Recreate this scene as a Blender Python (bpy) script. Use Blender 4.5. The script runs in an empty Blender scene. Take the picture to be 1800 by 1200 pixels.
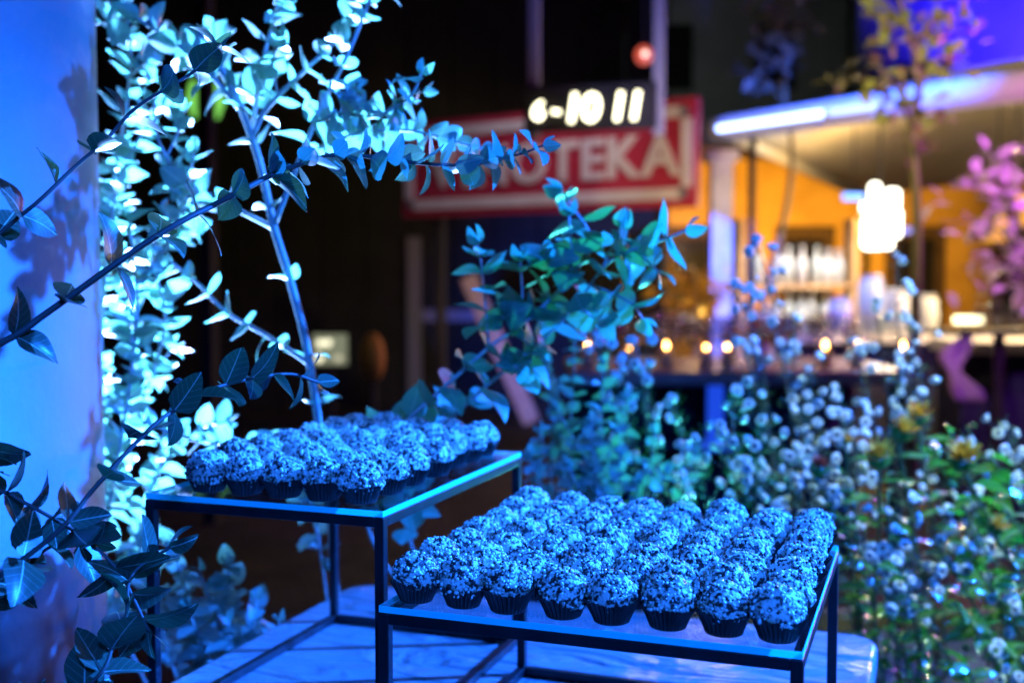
import bpy, bmesh, math, random
from mathutils import Vector, Matrix, Quaternion, noise
R = math.radians
rnd = random.Random(7)
scn = bpy.context.scene
COL = scn.collection

# ------------------------------------------------------------------ camera
CAMZ = 1.5
PITCH = R(3.23)
cam_d = bpy.data.cameras.new('camera'); cam = bpy.data.objects.new('camera', cam_d); COL.objects.link(cam)
cam.location = (0, 0, CAMZ); cam.rotation_euler = (R(90) - PITCH, 0, 0)
cam_d.lens = 40; cam_d.sensor_width = 36; cam_d.clip_start = 0.02; cam_d.clip_end = 400
cam_d.dof.use_dof = True; cam_d.dof.focus_distance = 0.85; cam_d.dof.aperture_fstop = 4.3
scn.camera = cam
FX = 2000.0
def P(px, py, d):
    """world point seen at photograph pixel (1800x1200) at depth d"""
    a = (px - 900) / FX * d; b = (600 - py) / FX * d
    return Vector((a, d * math.cos(PITCH) + b * math.sin(PITCH), CAMZ - d * math.sin(PITCH) + b * math.cos(PITCH)))

# ------------------------------------------------------------------ world: night sky
w = bpy.data.worlds.new('World'); scn.world = w; w.use_nodes = True
nt = w.node_tree; bg = nt.nodes['Background']
sky = nt.nodes.new('ShaderNodeTexSky'); sky.sky_type = 'NISHITA'; sky.sun_disc = False
sky.sun_elevation = R(-7); sky.sun_rotation = R(200)
nt.links.new(sky.outputs['Color'], bg.inputs['Color']); bg.inputs['Strength'].default_value = 0.03

# ------------------------------------------------------------------ lamps of the place, with added fills
def look(o, target):
    o.rotation_euler = (Vector(target) - o.location).to_track_quat('-Z', 'Y').to_euler()
def spot(name, loc, target, color, power, angle, blend=1.0, radius=0.05):
    l = bpy.data.lights.new(name, 'SPOT'); l.color = color; l.energy = power
    l.spot_size = R(angle); l.spot_blend = blend; l.shadow_soft_size = radius
    o = bpy.data.objects.new(name, l); COL.objects.link(o); o.location = loc; look(o, target); return o
def point(name, loc, color, power, radius=0.05):
    l = bpy.data.lights.new(name, 'POINT'); l.color = color; l.energy = power; l.shadow_soft_size = radius
    o = bpy.data.objects.new(name, l); COL.objects.link(o); o.location = loc; return o
BLUE = (0.010, 0.135, 1.0)
KEY = (2.9, 1.5, 2.95)
spot('blue_stage_spot', KEY, (.06, .98, 1.2), BLUE, 5800, 25, 1.0, 0.035)
spot('blue_stage_flood', KEY, (-.1, 1.1, 1.3), BLUE, 1600, 56, 1.0, 0.035)
spot('blue_uplight', (-.72, 2.75, .35), P(240, 440, 1.36), (.17, .36, 1.0), 15000, 22, 1.0, 0.04)
spot('garden_lamp', (1.7, 1.0, 3.0), (.85, 1.9, 1.1), (.66, 1.0, .5), 420, 36, 1.0, .05)
spot('blue_front_fill', (.55, -1.7, 2.7), (0, 1.1, 1.25), BLUE, 780, 50, 1.0, .12)  # added unseen fill, lifts the shadows and the front glass edges
spot('leaf_fill', (.48, 2.25, .95), P(1060, 460, 1.27), (.08, .8, .8), 150, 32, 1.0, .05)  # added unseen lamp, brings the centre eucalyptus up to teal
spot('blue_bed_fill', (2.2, 3.2, 2.7), (.5, 1.8, .98), BLUE, 1700, 34, 1.0, .04)  # added unseen spot, brightens the bushy eucalyptus and the flower bed
point('tent_bulb_light', (3.3, 9.6, 2.1), (1.0, 0.58, 0.16), 100, .08)
point('tent_bulb_light', (3.65, 7.6, 1.9), (1.0, 0.68, 0.28), 260, .08)
spot('facade_wash', (3.6, 14.2, 0.6), (3.9, 17.9, 1.6), (1.0, 0.5, 0.07), 1500, 120, 1.0, .1)
spot('violet_wash', (12.4, 19.6, 4.2), (12.4, 24.3, 7.4), (0.025, 0.012, 1.0), 11000, 95, 1.0, .1)
spot('purple_bar_spot', (3.9, 4.6, 2.5), (2.9, 6.6, 1.0), (0.55, 0.10, 1.0), 150, 85, 1.0, .05)
spot('sign_lamp', (0.35, 6.35, 3.7), (0.15, 7.9, 2.3), (1.0, 0.86, 0.95), 95, 58, 1.0, .05)
spot('blue_tent_spot', (2.3, 4.6, 3.2), (2.1, 6.9, 2.56), (0.01, 0.10, 1.0), 5000, 36, 1.0, .05)
spot('tree_warm_spot', (1.3, 2.6, 3.2), P(1600, 90, 4.9), (1.0, 0.85, 0.38), 420, 50, 1.0, .05)
spot('column_spot', (1.0, 6.6, 0.5), (1.62, 8.9, 1.6), (0.38, 0.25, 1.0), 70, 55, 1.0, .05)

scn.view_settings.view_transform = 'Standard'; scn.view_settings.look = 'None'
scn.view_settings.exposure = 0; scn.view_settings.gamma = 1
scn.render.engine = 'CYCLES'
scn.cycles.max_bounces = 8; scn.cycles.transparent_max_bounces = 24

# ------------------------------------------------------------------ materials
def mat(name, col=(.5, .5, .5), rough=.6, metal=0, spec=.5, emit=None, estr=0):
    m = bpy.data.materials.new(name); m.use_nodes = True; b = m.node_tree.nodes['Principled BSDF']
    b.inputs['Base Color'].default_value = (*col, 1); b.inputs['Roughness'].default_value = rough
    b.inputs['Metallic'].default_value = metal; b.inputs['Specular IOR Level'].default_value = spec
    if emit: b.inputs['Emission Color'].default_value = (*emit, 1); b.inputs['Emission Strength'].default_value = estr
    return m
def nodes(m): return m.node_tree.nodes, m.node_tree.links, m.node_tree.nodes['Principled BSDF']
def noise_col(m, c1, c2, scale, lo=.4, hi=.6, detail=4, bump=0, bscale=None, coord='Object', dist=.01):
    n, l, b = nodes(m)
    tc = n.new('ShaderNodeTexCoord'); t = n.new('ShaderNodeTexNoise')
    t.inputs['Scale'].default_value = scale; t.inputs['Detail'].default_value = detail
    l.new(tc.outputs[coord], t.inputs['Vector'])
    r = n.new('ShaderNodeValToRGB'); r.color_ramp.elements[0].position = lo; r.color_ramp.elements[1].position = hi
    r.color_ramp.elements[0].color = (*c1, 1); r.color_ramp.elements[1].color = (*c2, 1)
    l.new(t.outputs['Fac'], r.inputs['Fac']); l.new(r.outputs['Color'], b.inputs['Base Color'])
    if bump:
        t2 = n.new('ShaderNodeTexNoise'); t2.inputs['Scale'].default_value = bscale or scale; t2.inputs['Detail'].default_value = 5
        l.new(tc.outputs[coord], t2.inputs['Vector'])
        bp = n.new('ShaderNodeBump'); bp.inputs['Strength'].default_value = bump; bp.inputs['Distance'].default_value = dist
        l.new(t2.outputs['Fac'], bp.inputs['Height']); l.new(bp.outputs['Normal'], b.inputs['Normal'])
    return m
def leaf_mat(name, c1, c2, tcol, rough=.45, tf=.35, vein=True, spec=.45):
    m = mat(name, c1, rough, spec=spec); n, l, b = nodes(m)
    tc = n.new('ShaderNodeTexCoord'); oi = n.new('ShaderNodeObjectInfo')
    mx = n.new('ShaderNodeMix'); mx.data_type = 'RGBA'; mx.inputs['A'].default_value = (*c1, 1); mx.inputs['B'].default_value = (*c2, 1)
    l.new(oi.outputs['Random'], mx.inputs['Factor'])
    src = mx.outputs['Result']
    if vein:   # pale midrib and side veins, waxy bloom speckle
        sx = n.new('ShaderNodeSeparateXYZ'); l.new(tc.outputs['Object'], sx.inputs['Vector'])
        ab = n.new('ShaderNodeMath'); ab.operation = 'ABSOLUTE'; l.new(sx.outputs['X'], ab.inputs[0])
        lt = n.new('ShaderNodeMath'); lt.operation = 'LESS_THAN'; lt.inputs[1].default_value = .014; l.new(ab.outputs[0], lt.inputs[0])
        s1 = n.new('ShaderNodeMath'); s1.operation = 'MULTIPLY'; s1.inputs[1].default_value = -.8; l.new(ab.outputs[0], s1.inputs[0])
        s2 = n.new('ShaderNodeMath'); s2.operation = 'ADD'; l.new(sx.outputs['Y'], s2.inputs[0]); l.new(s1.outputs[0], s2.inputs[1])
        s3 = n.new('ShaderNodeMath'); s3.operation = 'PINGPONG'; s3.inputs[1].default_value = .09; l.new(s2.outputs[0], s3.inputs[0])
        s4 = n.new('ShaderNodeMath'); s4.operation = 'LESS_THAN'; s4.inputs[1].default_value = .005; l.new(s3.outputs[0], s4.inputs[0])
        s5 = n.new('ShaderNodeMath'); s5.operation = 'MULTIPLY'; s5.inputs[1].default_value = .4; l.new(s4.outputs[0], s5.inputs[0])
        s6 = n.new('ShaderNodeMath'); s6.operation = 'MAXIMUM'; l.new(lt.outputs[0], s6.inputs[0]); l.new(s5.outputs[0], s6.inputs[1])
        vm = n.new('ShaderNodeMix'); vm.data_type = 'RGBA'; vm.inputs['B'].default_value = (.42, .5, .38, 1)
        l.new(s6.outputs[0], vm.inputs['Factor']); l.new(src, vm.inputs['A']); src = vm.outputs['Result']
        tn = n.new('ShaderNodeTexNoise'); tn.inputs['Scale'].default_value = 9; tn.inputs['Detail'].default_value = 5
        l.new(tc.outputs['Object'], tn.inputs['Vector'])
        hs = n.new('ShaderNodeMix'); hs.data_type = 'RGBA'; hs.blend_type = 'MULTIPLY'; hs.inputs['Factor'].default_value = .5
        l.new(src, hs.inputs['A']); l.new(tn.outputs['Fac'], hs.inputs['B']); 
        gm = n.new('ShaderNodeMix'); gm.data_type = 'RGBA'; gm.inputs['Factor'].default_value = .7
        l.new(src, gm.inputs['A']); l.new(hs.outputs['Result'], gm.inputs['B']); src = gm.outputs['Result']
    l.new(src, b.inputs['Base Color'])
    tr = n.new('ShaderNodeBsdfTranslucent'); tr.inputs['Color'].default_value = (*tcol, 1)
    ms = n.new('ShaderNodeMixShader'); ms.inputs['Fac'].default_value = tf
    l.new(b.outputs[0], ms.inputs[1]); l.new(tr.outputs[0], ms.inputs[2])
    l.new(ms.outputs[0], n['Material Output'].inputs['Surface']); return m
def clear_glass(name, tint, gl=.06, rough=.03):
    m = bpy.data.materials.new(name); m.use_nodes = True; n = m.node_tree.nodes; l = m.node_tree.links
    n.remove(n['Principled BSDF'])
    t = n.new('ShaderNodeBsdfTransparent'); t.inputs['Color'].default_value = (*tint, 1)
    g = n.new('ShaderNodeBsdfGlossy'); g.inputs['Roughness'].default_value = rough
    lw = n.new('ShaderNodeLayerWeight'); lw.inputs['Blend'].default_value = .5
    f0 = n.new('ShaderNodeMath'); f0.operation = 'POWER'; f0.inputs[1].default_value = 4.5; l.new(lw.outputs['Facing'], f0.inputs[0])
    f = n.new('ShaderNodeMath'); f.operation = 'MULTIPLY_ADD'; f.inputs[1].default_value = .8; f.inputs[2].default_value = .035; l.new(f0.outputs[0], f.inputs[0])
    mx = n.new('ShaderNodeMixShader'); l.new(f.outputs[0], mx.inputs['Fac']); l.new(t.outputs[0], mx.inputs[1]); l.new(g.outputs[0], mx.inputs[2])
    l.new(mx.outputs[0], n['Material Output'].inputs['Surface']); return m
def frosted_edge(name):
    m = bpy.data.materials.new(name); m.use_nodes = True; n = m.node_tree.nodes; l = m.node_tree.links
    b = n['Principled BSDF']; b.inputs['Base Color'].default_value = (.04, .95, .88, 1); b.inputs['Roughness'].default_value = .35
    t = n.new('ShaderNodeBsdfTranslucent'); t.inputs['Color'].default_value = (.05, 1.0, .8, 1)
    mx = n.new('ShaderNodeMixShader'); mx.inputs['Fac'].default_value = .35
    l.new(b.outputs[0], mx.inputs[1]); l.new(t.outputs[0], mx.inputs[2]); l.new(mx.outputs[0], n['Material Output'].inputs['Surface']); return m

M = {}
M['soil'] = noise_col(mat('soil', rough=.95), (.012, .009, .006), (.075, .05, .033), 14, .35, .7, 8, .9, 40, dist=.02)
M['ground'] = noise_col(mat('ground', rough=.95), (.008, .007, .007), (.04, .03, .027), 5, .35, .7, 8, .8, 25, dist=.03)
M['pillar'] = noise_col(mat('pillar_plaster', rough=.55), (.145, .15, .16), (.19, .195, .205), 7, .3, .7, 6, .35, 120, dist=.0015)
M['steel'] = noise_col(mat('black_steel', rough=.38, spec=.5), (.004, .004, .005), (.010, .010, .012), 60, .4, .7, 4, .1, 400, dist=.0004)
M['glass'] = clear_glass('stand_glass', (.90, .97, .97))
M['edge'] = frosted_edge('glass_edge')
M['leaf'] = leaf_mat('eucalyptus_leaf', (.085, .155, .13), (.18, .27, .24), (.13, .38, .24), .36)
M['leaf_shaded'] = leaf_mat('shaded_eucalyptus_leaf', (.03, .06, .032), (.05, .095, .055), (.03, .09, .03), .38, .22)  # darker copy of the eucalyptus leaf, foreground shade put into its colour
M['stem'] = noise_col(mat('eucalyptus_stem', rough=.6), (.05, .036, .03), (.085, .065, .05), 60, .35, .7)
M['stem_pale'] = noise_col(mat('pale_stem', rough=.55), (.22, .24, .2), (.36, .38, .33), 60, .35, .7)
M['nut_pale'] = mat('pale_nut', (.68, .63, .53), .34); M['nut_tan'] = mat('tan_nut', (.34, .25, .15), .45); M['nut_dark'] = mat('dark_nut', (.03, .018, .012), .4)
M['core'] = noise_col(mat('nut_crust', rough=.5), (.02, .012, .008), (.62, .56, .46), 190, .44, .53, 3, .6, 420, dist=.002)
M['cup'] = noise_col(mat('brown_paper', rough=.5), (.018, .011, .009), (.035, .022, .018), 90, .3, .7)
M['wood'] = noise_col(mat('planter_wood', rough=.8), (.05, .03, .02), (.12, .075, .045), 12, .3, .7, 6, .4, 50)

# ------------------------------------------------------------------ mesh helpers
def mesh(name, verts, faces, mats, smooth=False, mi=None):
    me = bpy.data.meshes.new(name); me.from_pydata([tuple(v) for v in verts], [], faces)
    for m in (mats if isinstance(mats, (list, tuple)) else [mats]): me.materials.append(m)
    if mi: me.polygons.foreach_set('material_index', mi)
    if smooth: me.polygons.foreach_set('use_smooth', [True] * len(me.polygons))
    me.update(); return me
def link(name, me, parent=None, loc=None, rot=None, mtx=None):
    o = bpy.data.objects.new(name, me); COL.objects.link(o)
    if parent: o.parent = parent
    if mtx is not None: o.matrix_local = mtx
    if loc is not None: o.location = loc
    if rot is not None: o.rotation_euler = rot
    return o
def tag(o, label, cat, group=None, kind=None):
    o['label'] = label; o['category'] = cat
    if group: o['group'] = group
    if kind: o['kind'] = kind
    return o
def thing(name, label, cat, loc=(0, 0, 0), rz=0, group=None):
    o = bpy.data.objects.new(name, None); COL.objects.link(o); o.location = loc; o.rotation_euler = (0, 0, rz)
    o.empty_display_size = .05
    return tag(o, label, cat, group)
class G:
    """geometry collector"""
    def __init__(s): s.v = []; s.f = []; s.mi = []
    def add(s, v, f, m=0):
        k = len(s.v); s.v += [tuple(x) for x in v]; s.f += [tuple(i + k for i in q) for q in f]; s.mi += [m] * len(f); return s
    def box(s, c, d, m=0, rot=None):
        hx, hy, hz = d[0] / 2, d[1] / 2, d[2] / 2
        v = [Vector((x, y, z)) for z in (-hz, hz) for (x, y) in ((-hx, -hy), (hx, -hy), (hx, hy), (-hx, hy))]
        if rot is not None: v = [rot @ p for p in v]
        v = [p + Vector(c) for p in v]
        return s.add(v, [(3, 2, 1, 0), (4, 5, 6, 7), (0, 1, 5, 4), (1, 2, 6, 5), (2, 3, 7, 6), (3, 0, 4, 7)], m)
    def tube(s, pts, rad, seg=6, m=0, cap=True):
        pts = [Vector(p) for p in pts]; n = len(pts); k0 = len(s.v)
        if not isinstance(rad, (list, tuple)): rad = [rad] * n
        T = (pts[1] - pts[0]).normalized(); a = T.orthogonal().normalized()
        vs = []; fs = []
        for i, p in enumerate(pts):
            t = (pts[min(i + 1, n - 1)] - pts[max(i - 1, 0)]).normalized()
            a = (a - t * a.dot(t)).normalized(); b = t.cross(a)
            for j in range(seg):
                th = 2 * math.pi * j / seg; vs.append(p + (a * math.cos(th) + b * math.sin(th)) * rad[i])
        for i in range(n - 1):
            for j in range(seg):
                q = (j + 1) % seg; fs.append((i * seg + j, i * seg + q, (i + 1) * seg + q, (i + 1) * seg + j))
        if cap: fs.append(tuple(range(seg - 1, -1, -1))); fs.append(tuple((n - 1) * seg + j for j in range(seg)))
        return s.add(vs, fs, m)
    def lathe(s, prof, seg=16, m=0, c=(0, 0, 0)):
        vs = []; fs = []; c = Vector(c)
        for r, z in prof:
            for j in range(seg):
                th = 2 * math.pi * j / seg; vs.append(c + Vector((r * math.cos(th), r * math.sin(th), z)))
        for i in range(len(prof) - 1):
            for j in range(seg):
                q = (j + 1) % seg; fs.append((i * seg + j, i * seg + q, (i + 1) * seg + q, (i + 1) * seg + j))
        return s.add(vs, fs, m)
    def obj(s, name, mats, parent=None, smooth=False, **k):
        return link(name, mesh(name, s.v, s.f, mats, smooth, s.mi), parent, **k)
def bevel(o, wd=.002, seg=2):
    b = o.modifiers.new('bevel', 'BEVEL'); b.width = wd; b.segments = seg; b.limit_method = 'ANGLE'; return o
def catmull(pts, per=6):
    pts = [Vector(p) for p in pts]; q = [pts[0] * 2 - pts[1]] + pts + [pts[-1] * 2 - pts[-2]]; out = []
    for i in range(1, len(q) - 2):
        a, b, c, d = q[i - 1:i + 3]
        for k in range(per):
            t = k / per
            out.append(.5 * ((2 * b) + (c - a) * t + (2 * a - 5 * b + 4 * c - d) * t * t + (3 * b - a - 3 * c + d) * t ** 3))
    out.append(pts[-1]); return out
def basis(y, z):
    y = y.normalized(); x = y.cross(z).normalized(); z = x.cross(y)
    return Matrix((x, y, z)).transposed()

# ------------------------------------------------------------------ setting
gnd = G().add([(-60, -8, 0), (60, -8, 0), (60, 90, 0), (-60, 90, 0)], [(0, 1, 2, 3)]).obj('ground', M['ground']); gnd['kind'] = 'structure'
# round plaster pillar
pc = Vector((-.748, 1.19)); g = G()
g.lathe([(.30, 0), (.30, 4.2), (0, 4.2)], 96, c=(0, 0, 0))
t = thing('pillar', 'smooth round white plaster pillar washed in blue light beside the eucalyptus', 'pillar', (pc.x, pc.y, 0))
g.obj('shaft', M['pillar'], t, True)
G().lathe([(.36, 0), (.36, .1), (.30, .14)], 64).obj('base', M['pillar'], t)

# ------------------------------------------------------------------ table under the stands
V2 = Vector((math.sin(R(20.07)), math.cos(R(20.07)))); U2 = Vector((V2.y, -V2.x))
ROT = math.atan2(U2.y, U2.x)
TZ = 1.1
M['table'] = mat('table_sheet', (.17, .17, .18), .28, spec=.5)
n, l, b = nodes(M['table'])
tc = n.new('ShaderNodeTexCoord'); mp = n.new('ShaderNodeMapping'); mp.inputs['Scale'].default_value = (4.5, 12, 1); mp.inputs['Rotation'].default_value = (0, 0, R(-35))
l.new(tc.outputs['Object'], mp.inputs['Vector'])
t1 = n.new('ShaderNodeTexNoise'); t1.inputs['Scale'].default_value = 1.6; t1.inputs['Detail'].default_value = 3; t1.inputs['Distortion'].default_value = .8
l.new(mp.outputs[0], t1.inputs['Vector'])
bp = n.new('ShaderNodeBump'); bp.inputs['Strength'].default_value = .8; bp.inputs['Distance'].default_value = .03
l.new(t1.outputs['Fac'], bp.inputs['Height']); l.new(bp.outputs['Normal'], b.inputs['Normal'])
tb = Vector((-.205, 1.476)); TW, TD = .655, .80
to = tb + U2 * TW / 2 - V2 * TD / 2
tab = thing('buffet_table', 'white glossy buffet table with rounded corners carrying both glass stands', 'table', (to.x, to.y, 0), ROT)
def rrect(wd, dp, r, seg=6):
    o = []
    for cx, cy, a0 in ((1, 1, 0), (-1, 1, 90), (-1, -1, 180), (1, -1, 270)):
        for k in range(seg + 1):
            a = R(a0 + 90 * k / seg); o.append((cx * (wd / 2 - r) + r * math.cos(a), cy * (dp / 2 - r) + r * math.sin(a)))
    return o
def slab(out, z0, z1):
    nn = len(out); v = [(x, y, z0) for x, y in out] + [(x, y, z1) for x, y in out]
    f = [tuple(range(nn - 1, -1, -1)), tuple(range(nn, 2 * nn))] + [(i, (i + 1) % nn, nn + (i + 1) % nn, nn + i) for i in range(nn)]
    return v, f
v, f = slab(rrect(TW, TD, .035), TZ - .03, TZ); bevel(G().add(v, f).obj('table_top', M['table'], tab), .006, 3)
for sx in (-1, 1):
    for sy in (-1, 1):
        bevel(G().box((sx * (TW / 2 - .06), sy * (TD / 2 - .06), (TZ - .03) / 2), (.04, .04, TZ - .03)).obj('leg', M['steel'], tab), .003)

# ------------------------------------------------------------------ glass topped stands
TB = .0085; GT = .0052
def stand(label, corner, wd, dp, top):
    """corner = front-left (x,y), top = height of the upper glass face"""
    H = top - TZ; c = Vector(corner) + U2 * wd / 2 + V2 * dp / 2
    t = thing('display_stand', label, 'display stand', (c.x, c.y, TZ), ROT, None)
    zt = H - GT
    g = G()
    hx, hy = wd / 2 - TB / 2, dp / 2 - TB / 2
    for sx in (-1, 1):
        for sy in (-1, 1):
            bevel(G().box((sx * hx, sy * hy, (zt - .0006) / 2 + .0003), (TB, TB, zt - .0006)).obj('leg', M['steel'], t), .0009)
    for z in (TB / 2, zt - TB / 2):
        for s in (-1, 1):
            bevel(G().box((0, s * hy, z), (wd - 2 * TB + .0004, TB * .98, TB)).obj('rail', M['steel'], t), .0008)
            bevel(G().box((s * hx, 0, z), (TB * .98, dp - 2 * TB + .0004, TB)).obj('rail', M['steel'], t), .0008)
    gl = G().box((0, 0, zt + GT / 2 + .0002), (wd - .002, dp - .002, GT)).obj('glass_top', M['glass'], t)
    z0, z1 = zt + .0003, zt + GT + .0001          # ground, frosted edge faces of the pane
    ex, ey = wd / 2 - .0006, dp / 2 - .0006
    for q in (((-ex, -ey), (ex, -ey)), ((ex, -ey), (ex, ey)), ((ex, ey), (-ex, ey)), ((-ex, ey), (-ex, -ey))):
        (x0, y0), (x1, y1) = q
        G().add([(x0, y0, z0), (x1, y1, z0), (x1, y1, z1), (x0, y0, z1)], [(0, 1, 2, 3)]).obj('glass_edge', M['edge'], gl)
    return t
def on_plane(px, py, z):
    a = P(px, py, 1.0) - Vector((0, 0, CAMZ)); k = (z - CAMZ) / a.z; return Vector((a.x * k, a.y * k))
HL, HU = CAMZ - .245, CAMZ - .190
cl = on_plane(664, 1064, HL); WL, DL = .310, .315
cu = on_plane(254, 866, HU); WU, DU = .234, .336
stand('lower wide black metal stand with clear glass top standing on the white table', cl, WL, DL, HL)
stand('taller narrow black metal stand with clear glass top beside the eucalyptus', cu, WU, DU, HU)

# ------------------------------------------------------------------ truffles in paper cups
BR = .0182
def truffle_core(seed):
    bm = bmesh.new(); bmesh.ops.create_icosphere(bm, subdivisions=4, radius=BR)
    for v_ in bm.verts:
        d = v_.co.normalized(); o = Vector((seed * 7.1, 0, 0))
        k = noise.noise(d * 1.6 + o) * .0016 + noise.noise(d * 5 + o) * .0008 + noise.noise(d * 14 + o) * .0006
        v_.co = d * (BR + k); v_.co.z *= .93 + .04 * math.sin(seed)
    me = bpy.data.meshes.new('truffle_ball'); bm.to_mesh(me); bm.free(); me.materials.append(M['core'])
    me.polygons.foreach_set('use_smooth', [True] * len(me.polygons)); return me
bm = bmesh.new(); bmesh.ops.create_icosphere(bm, subdivisions=1, radius=1)
ICO_V = [v_.co.copy() for v_ in bm.verts]; ICO_F = [tuple(x.index for x in f_.verts) for f_ in bm.faces]; bm.free()
def truffle_seeds(seed, count, me):
    r = random.Random(seed); g = G(); vs = [v_.co for v_ in me.vertices]
    bald = Vector((r.uniform(-1, 1), r.uniform(-1, 1), r.uniform(-.8, .3))).normalized()
    for i in range(count):
        p = r.choice(vs)
        d = p.normalized()
        if d.z < -.55: continue
        if d.dot(bald) > .8 and r.random() < .6: continue
        a = r.uniform(.0012, .0025); q = basis(d.orthogonal(), d) @ Matrix.Rotation(r.uniform(0, 6.28), 3, 'Z')
        q = q @ Matrix.Rotation(r.gauss(0, .5), 3, 'X')
        sc = (a * r.uniform(.55, .8), a, a * r.uniform(.45, .75)); jit = [r.uniform(.75, 1.2) for _ in ICO_V]
        c = p * (1 + r.uniform(-.01, .03))
        m = r.choices((0, 1, 2), ((.62, .14, .24), (.72, .12, .16), (.5, .16, .34))[seed % 3])[0]
        g.add([c + q @ Vector((x.x * sc[0], x.y * sc[1], x.z * sc[2])) * k for x, k in zip(ICO_V, jit)], ICO_F, m)
    return mesh('nut_coating', g.v, g.f, [M['nut_pale'], M['nut_tan'], M['nut_dark']], True, g.mi)
TV = []
for k in range(10):
    c = truffle_core(k + 1); TV.append((c, truffle_seeds(k + 50, 440, c)))
def cup_mesh(seed):
    r = random.Random(seed); nfl = 30; seg = nfl * 2; vs = []; fs = []
    prof = [(.0118, .0004, .0), (.0128, .0010, .0002), (.0142, .0055, .0006), (.0164, .0110, .0009), (.0192, .0163, .0012)]
    ph = [r.uniform(0, 6.28) for _ in range(3)]
    for i, (ra, z, am) in enumerate(prof):
        for j in range(seg):
            th = 2 * math.pi * j / seg
            wob = (math.sin(2 * th + ph[0]) * .0011 + math.sin(3 * th + ph[1]) * .0006) * (i / 4) ** 2
            rr = ra + wob + (am if j % 2 else -am); zz = z + (math.sin(3 * th + ph[2]) * .0009 + r.uniform(-.0003, .0003)) * (i == 4)
            vs.append((rr * math.cos(th), rr * math.sin(th), zz))
    for i in range(4):
        for j in range(seg):
            q = (j + 1) % seg; fs.append((i * seg + j, i * seg + q, (i + 1) * seg + q, (i + 1) * seg + j))
    fs.append(tuple(range(seg - 1, -1, -1)))
    return mesh('paper_cup', vs, fs, M['cup'])
CV = [cup_mesh(k) for k in range(4)]
def truffles(corner, wd, dp, top, nu, nv, mu, mv, where, back_lost=()):
    for j in range(nv):
        for i in range(nu):
            if (i, j) in back_lost: continue
            a = mu[0] + (wd - mu[0] - mu[1]) * i / (nu - 1) + rnd.gauss(0, .0016); b_ = mv[0] + (dp - mv[0] - mv[1]) * j / (nv - 1) + rnd.gauss(0, .0024) * (j > 0)
            p = Vector(corner) + U2 * a + V2 * b_
            cup = link('paper_cup', rnd.choice(CV), None, (p.x, p.y, top + .0003), (rnd.gauss(0, .012), rnd.gauss(0, .012), rnd.uniform(0, 6.28)))
            s = rnd.uniform(.95, 1.03); cup.scale = (s, s, rnd.uniform(.92, 1.08))
            tag(cup, 'dark brown fluted paper cup holding a nut truffle on the ' + where, 'paper cup', 'paper cups on the ' + where)
            cme, sme = rnd.choice(TV); s = rnd.uniform(.93, 1.05)
            o = link('truffle', cme, None, (p.x + rnd.gauss(0, .0006), p.y + rnd.gauss(0, .0006), top + .0205 + rnd.uniform(-.001, .002)), (rnd.gauss(0, .25), rnd.gauss(0, .25), rnd.uniform(0, 6.28)))
            o.scale = (s * rnd.uniform(.96, 1.03), s * rnd.uniform(.96, 1.03), s * rnd.uniform(.92, 1.04))
            tag(o, 'round truffle coated in chopped nuts on the ' + where, 'truffle', 'truffles on the ' + where)
            c = link('nut_coating', sme, o); c['kind'] = 'stuff'
truffles(cl, WL, DL, HL, 8, 7, (.0225, .0195), (.021, .026), 'lower wide stand')
truffles(cu, WU, DU, HU, 5, 7, (.049, .031), (.026, .034), 'taller narrow stand')

# ------------------------------------------------------------------ leaves and branches
def leaf_mesh(name, m, width=.84, fold=.22, curl=.18, heart=True, seed=0, n_=8):
    r = random.Random(seed); vs = []; fs = []
    for i in range(n_ + 1):
        t_ = i / n_
        if heart: h = width / 2 * (math.sin(math.pi * min(1, t_ ** .62)) ** .75 if 0 < t_ < 1 else 0); h = h if t_ > 0 else .02
        else: h = width / 2 * math.sin(math.pi * t_ ** .8) ** .9 if 0 < t_ < 1 else .01
        for j in (-1, -.5, 0, .5, 1):
            x = j * h
            y = t_ - (.10 * abs(j) ** 1.6 * max(0, 1 - t_ * 3) if heart else 0)
            z = abs(x) * fold - curl * t_ * t_ + math.sin(t_ * 6 + seed * 1.7 + (2 if j > 0 else 0)) * .035 * j
            x += .07 * math.sin(seed * 2.1) * t_ * t_
            vs.append((x, .07 + y, z))
    for i in range(n_):
        for j in range(4): fs.append((i * 5 + j, i * 5 + j + 1, i * 5 + j + 6, i * 5 + j + 5))
    k = len(vs); vs += [(-.012, 0, 0), (.012, 0, 0), (.012, .09, .004), (-.012, .09, .004)]; fs.append((k, k + 1, k + 2, k + 3))
    return mesh(name, vs, fs, m, True)
LV = [leaf_mesh('leaf', M['leaf'], .80 + .13 * math.sin(s * 2.3), (.06, .2, .42, .3)[s % 4], (.02, .3, .12, .5, -.15)[s % 5], True, s) for s in range(10)]
LD = [leaf_mesh('leaf', M['leaf_shaded'], .78 + .12 * math.sin(s * 2.3), (.06, .2, .36)[s % 3], (.04, .25, .12, .4)[s % 4], True, s) for s in range(8)]
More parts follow.
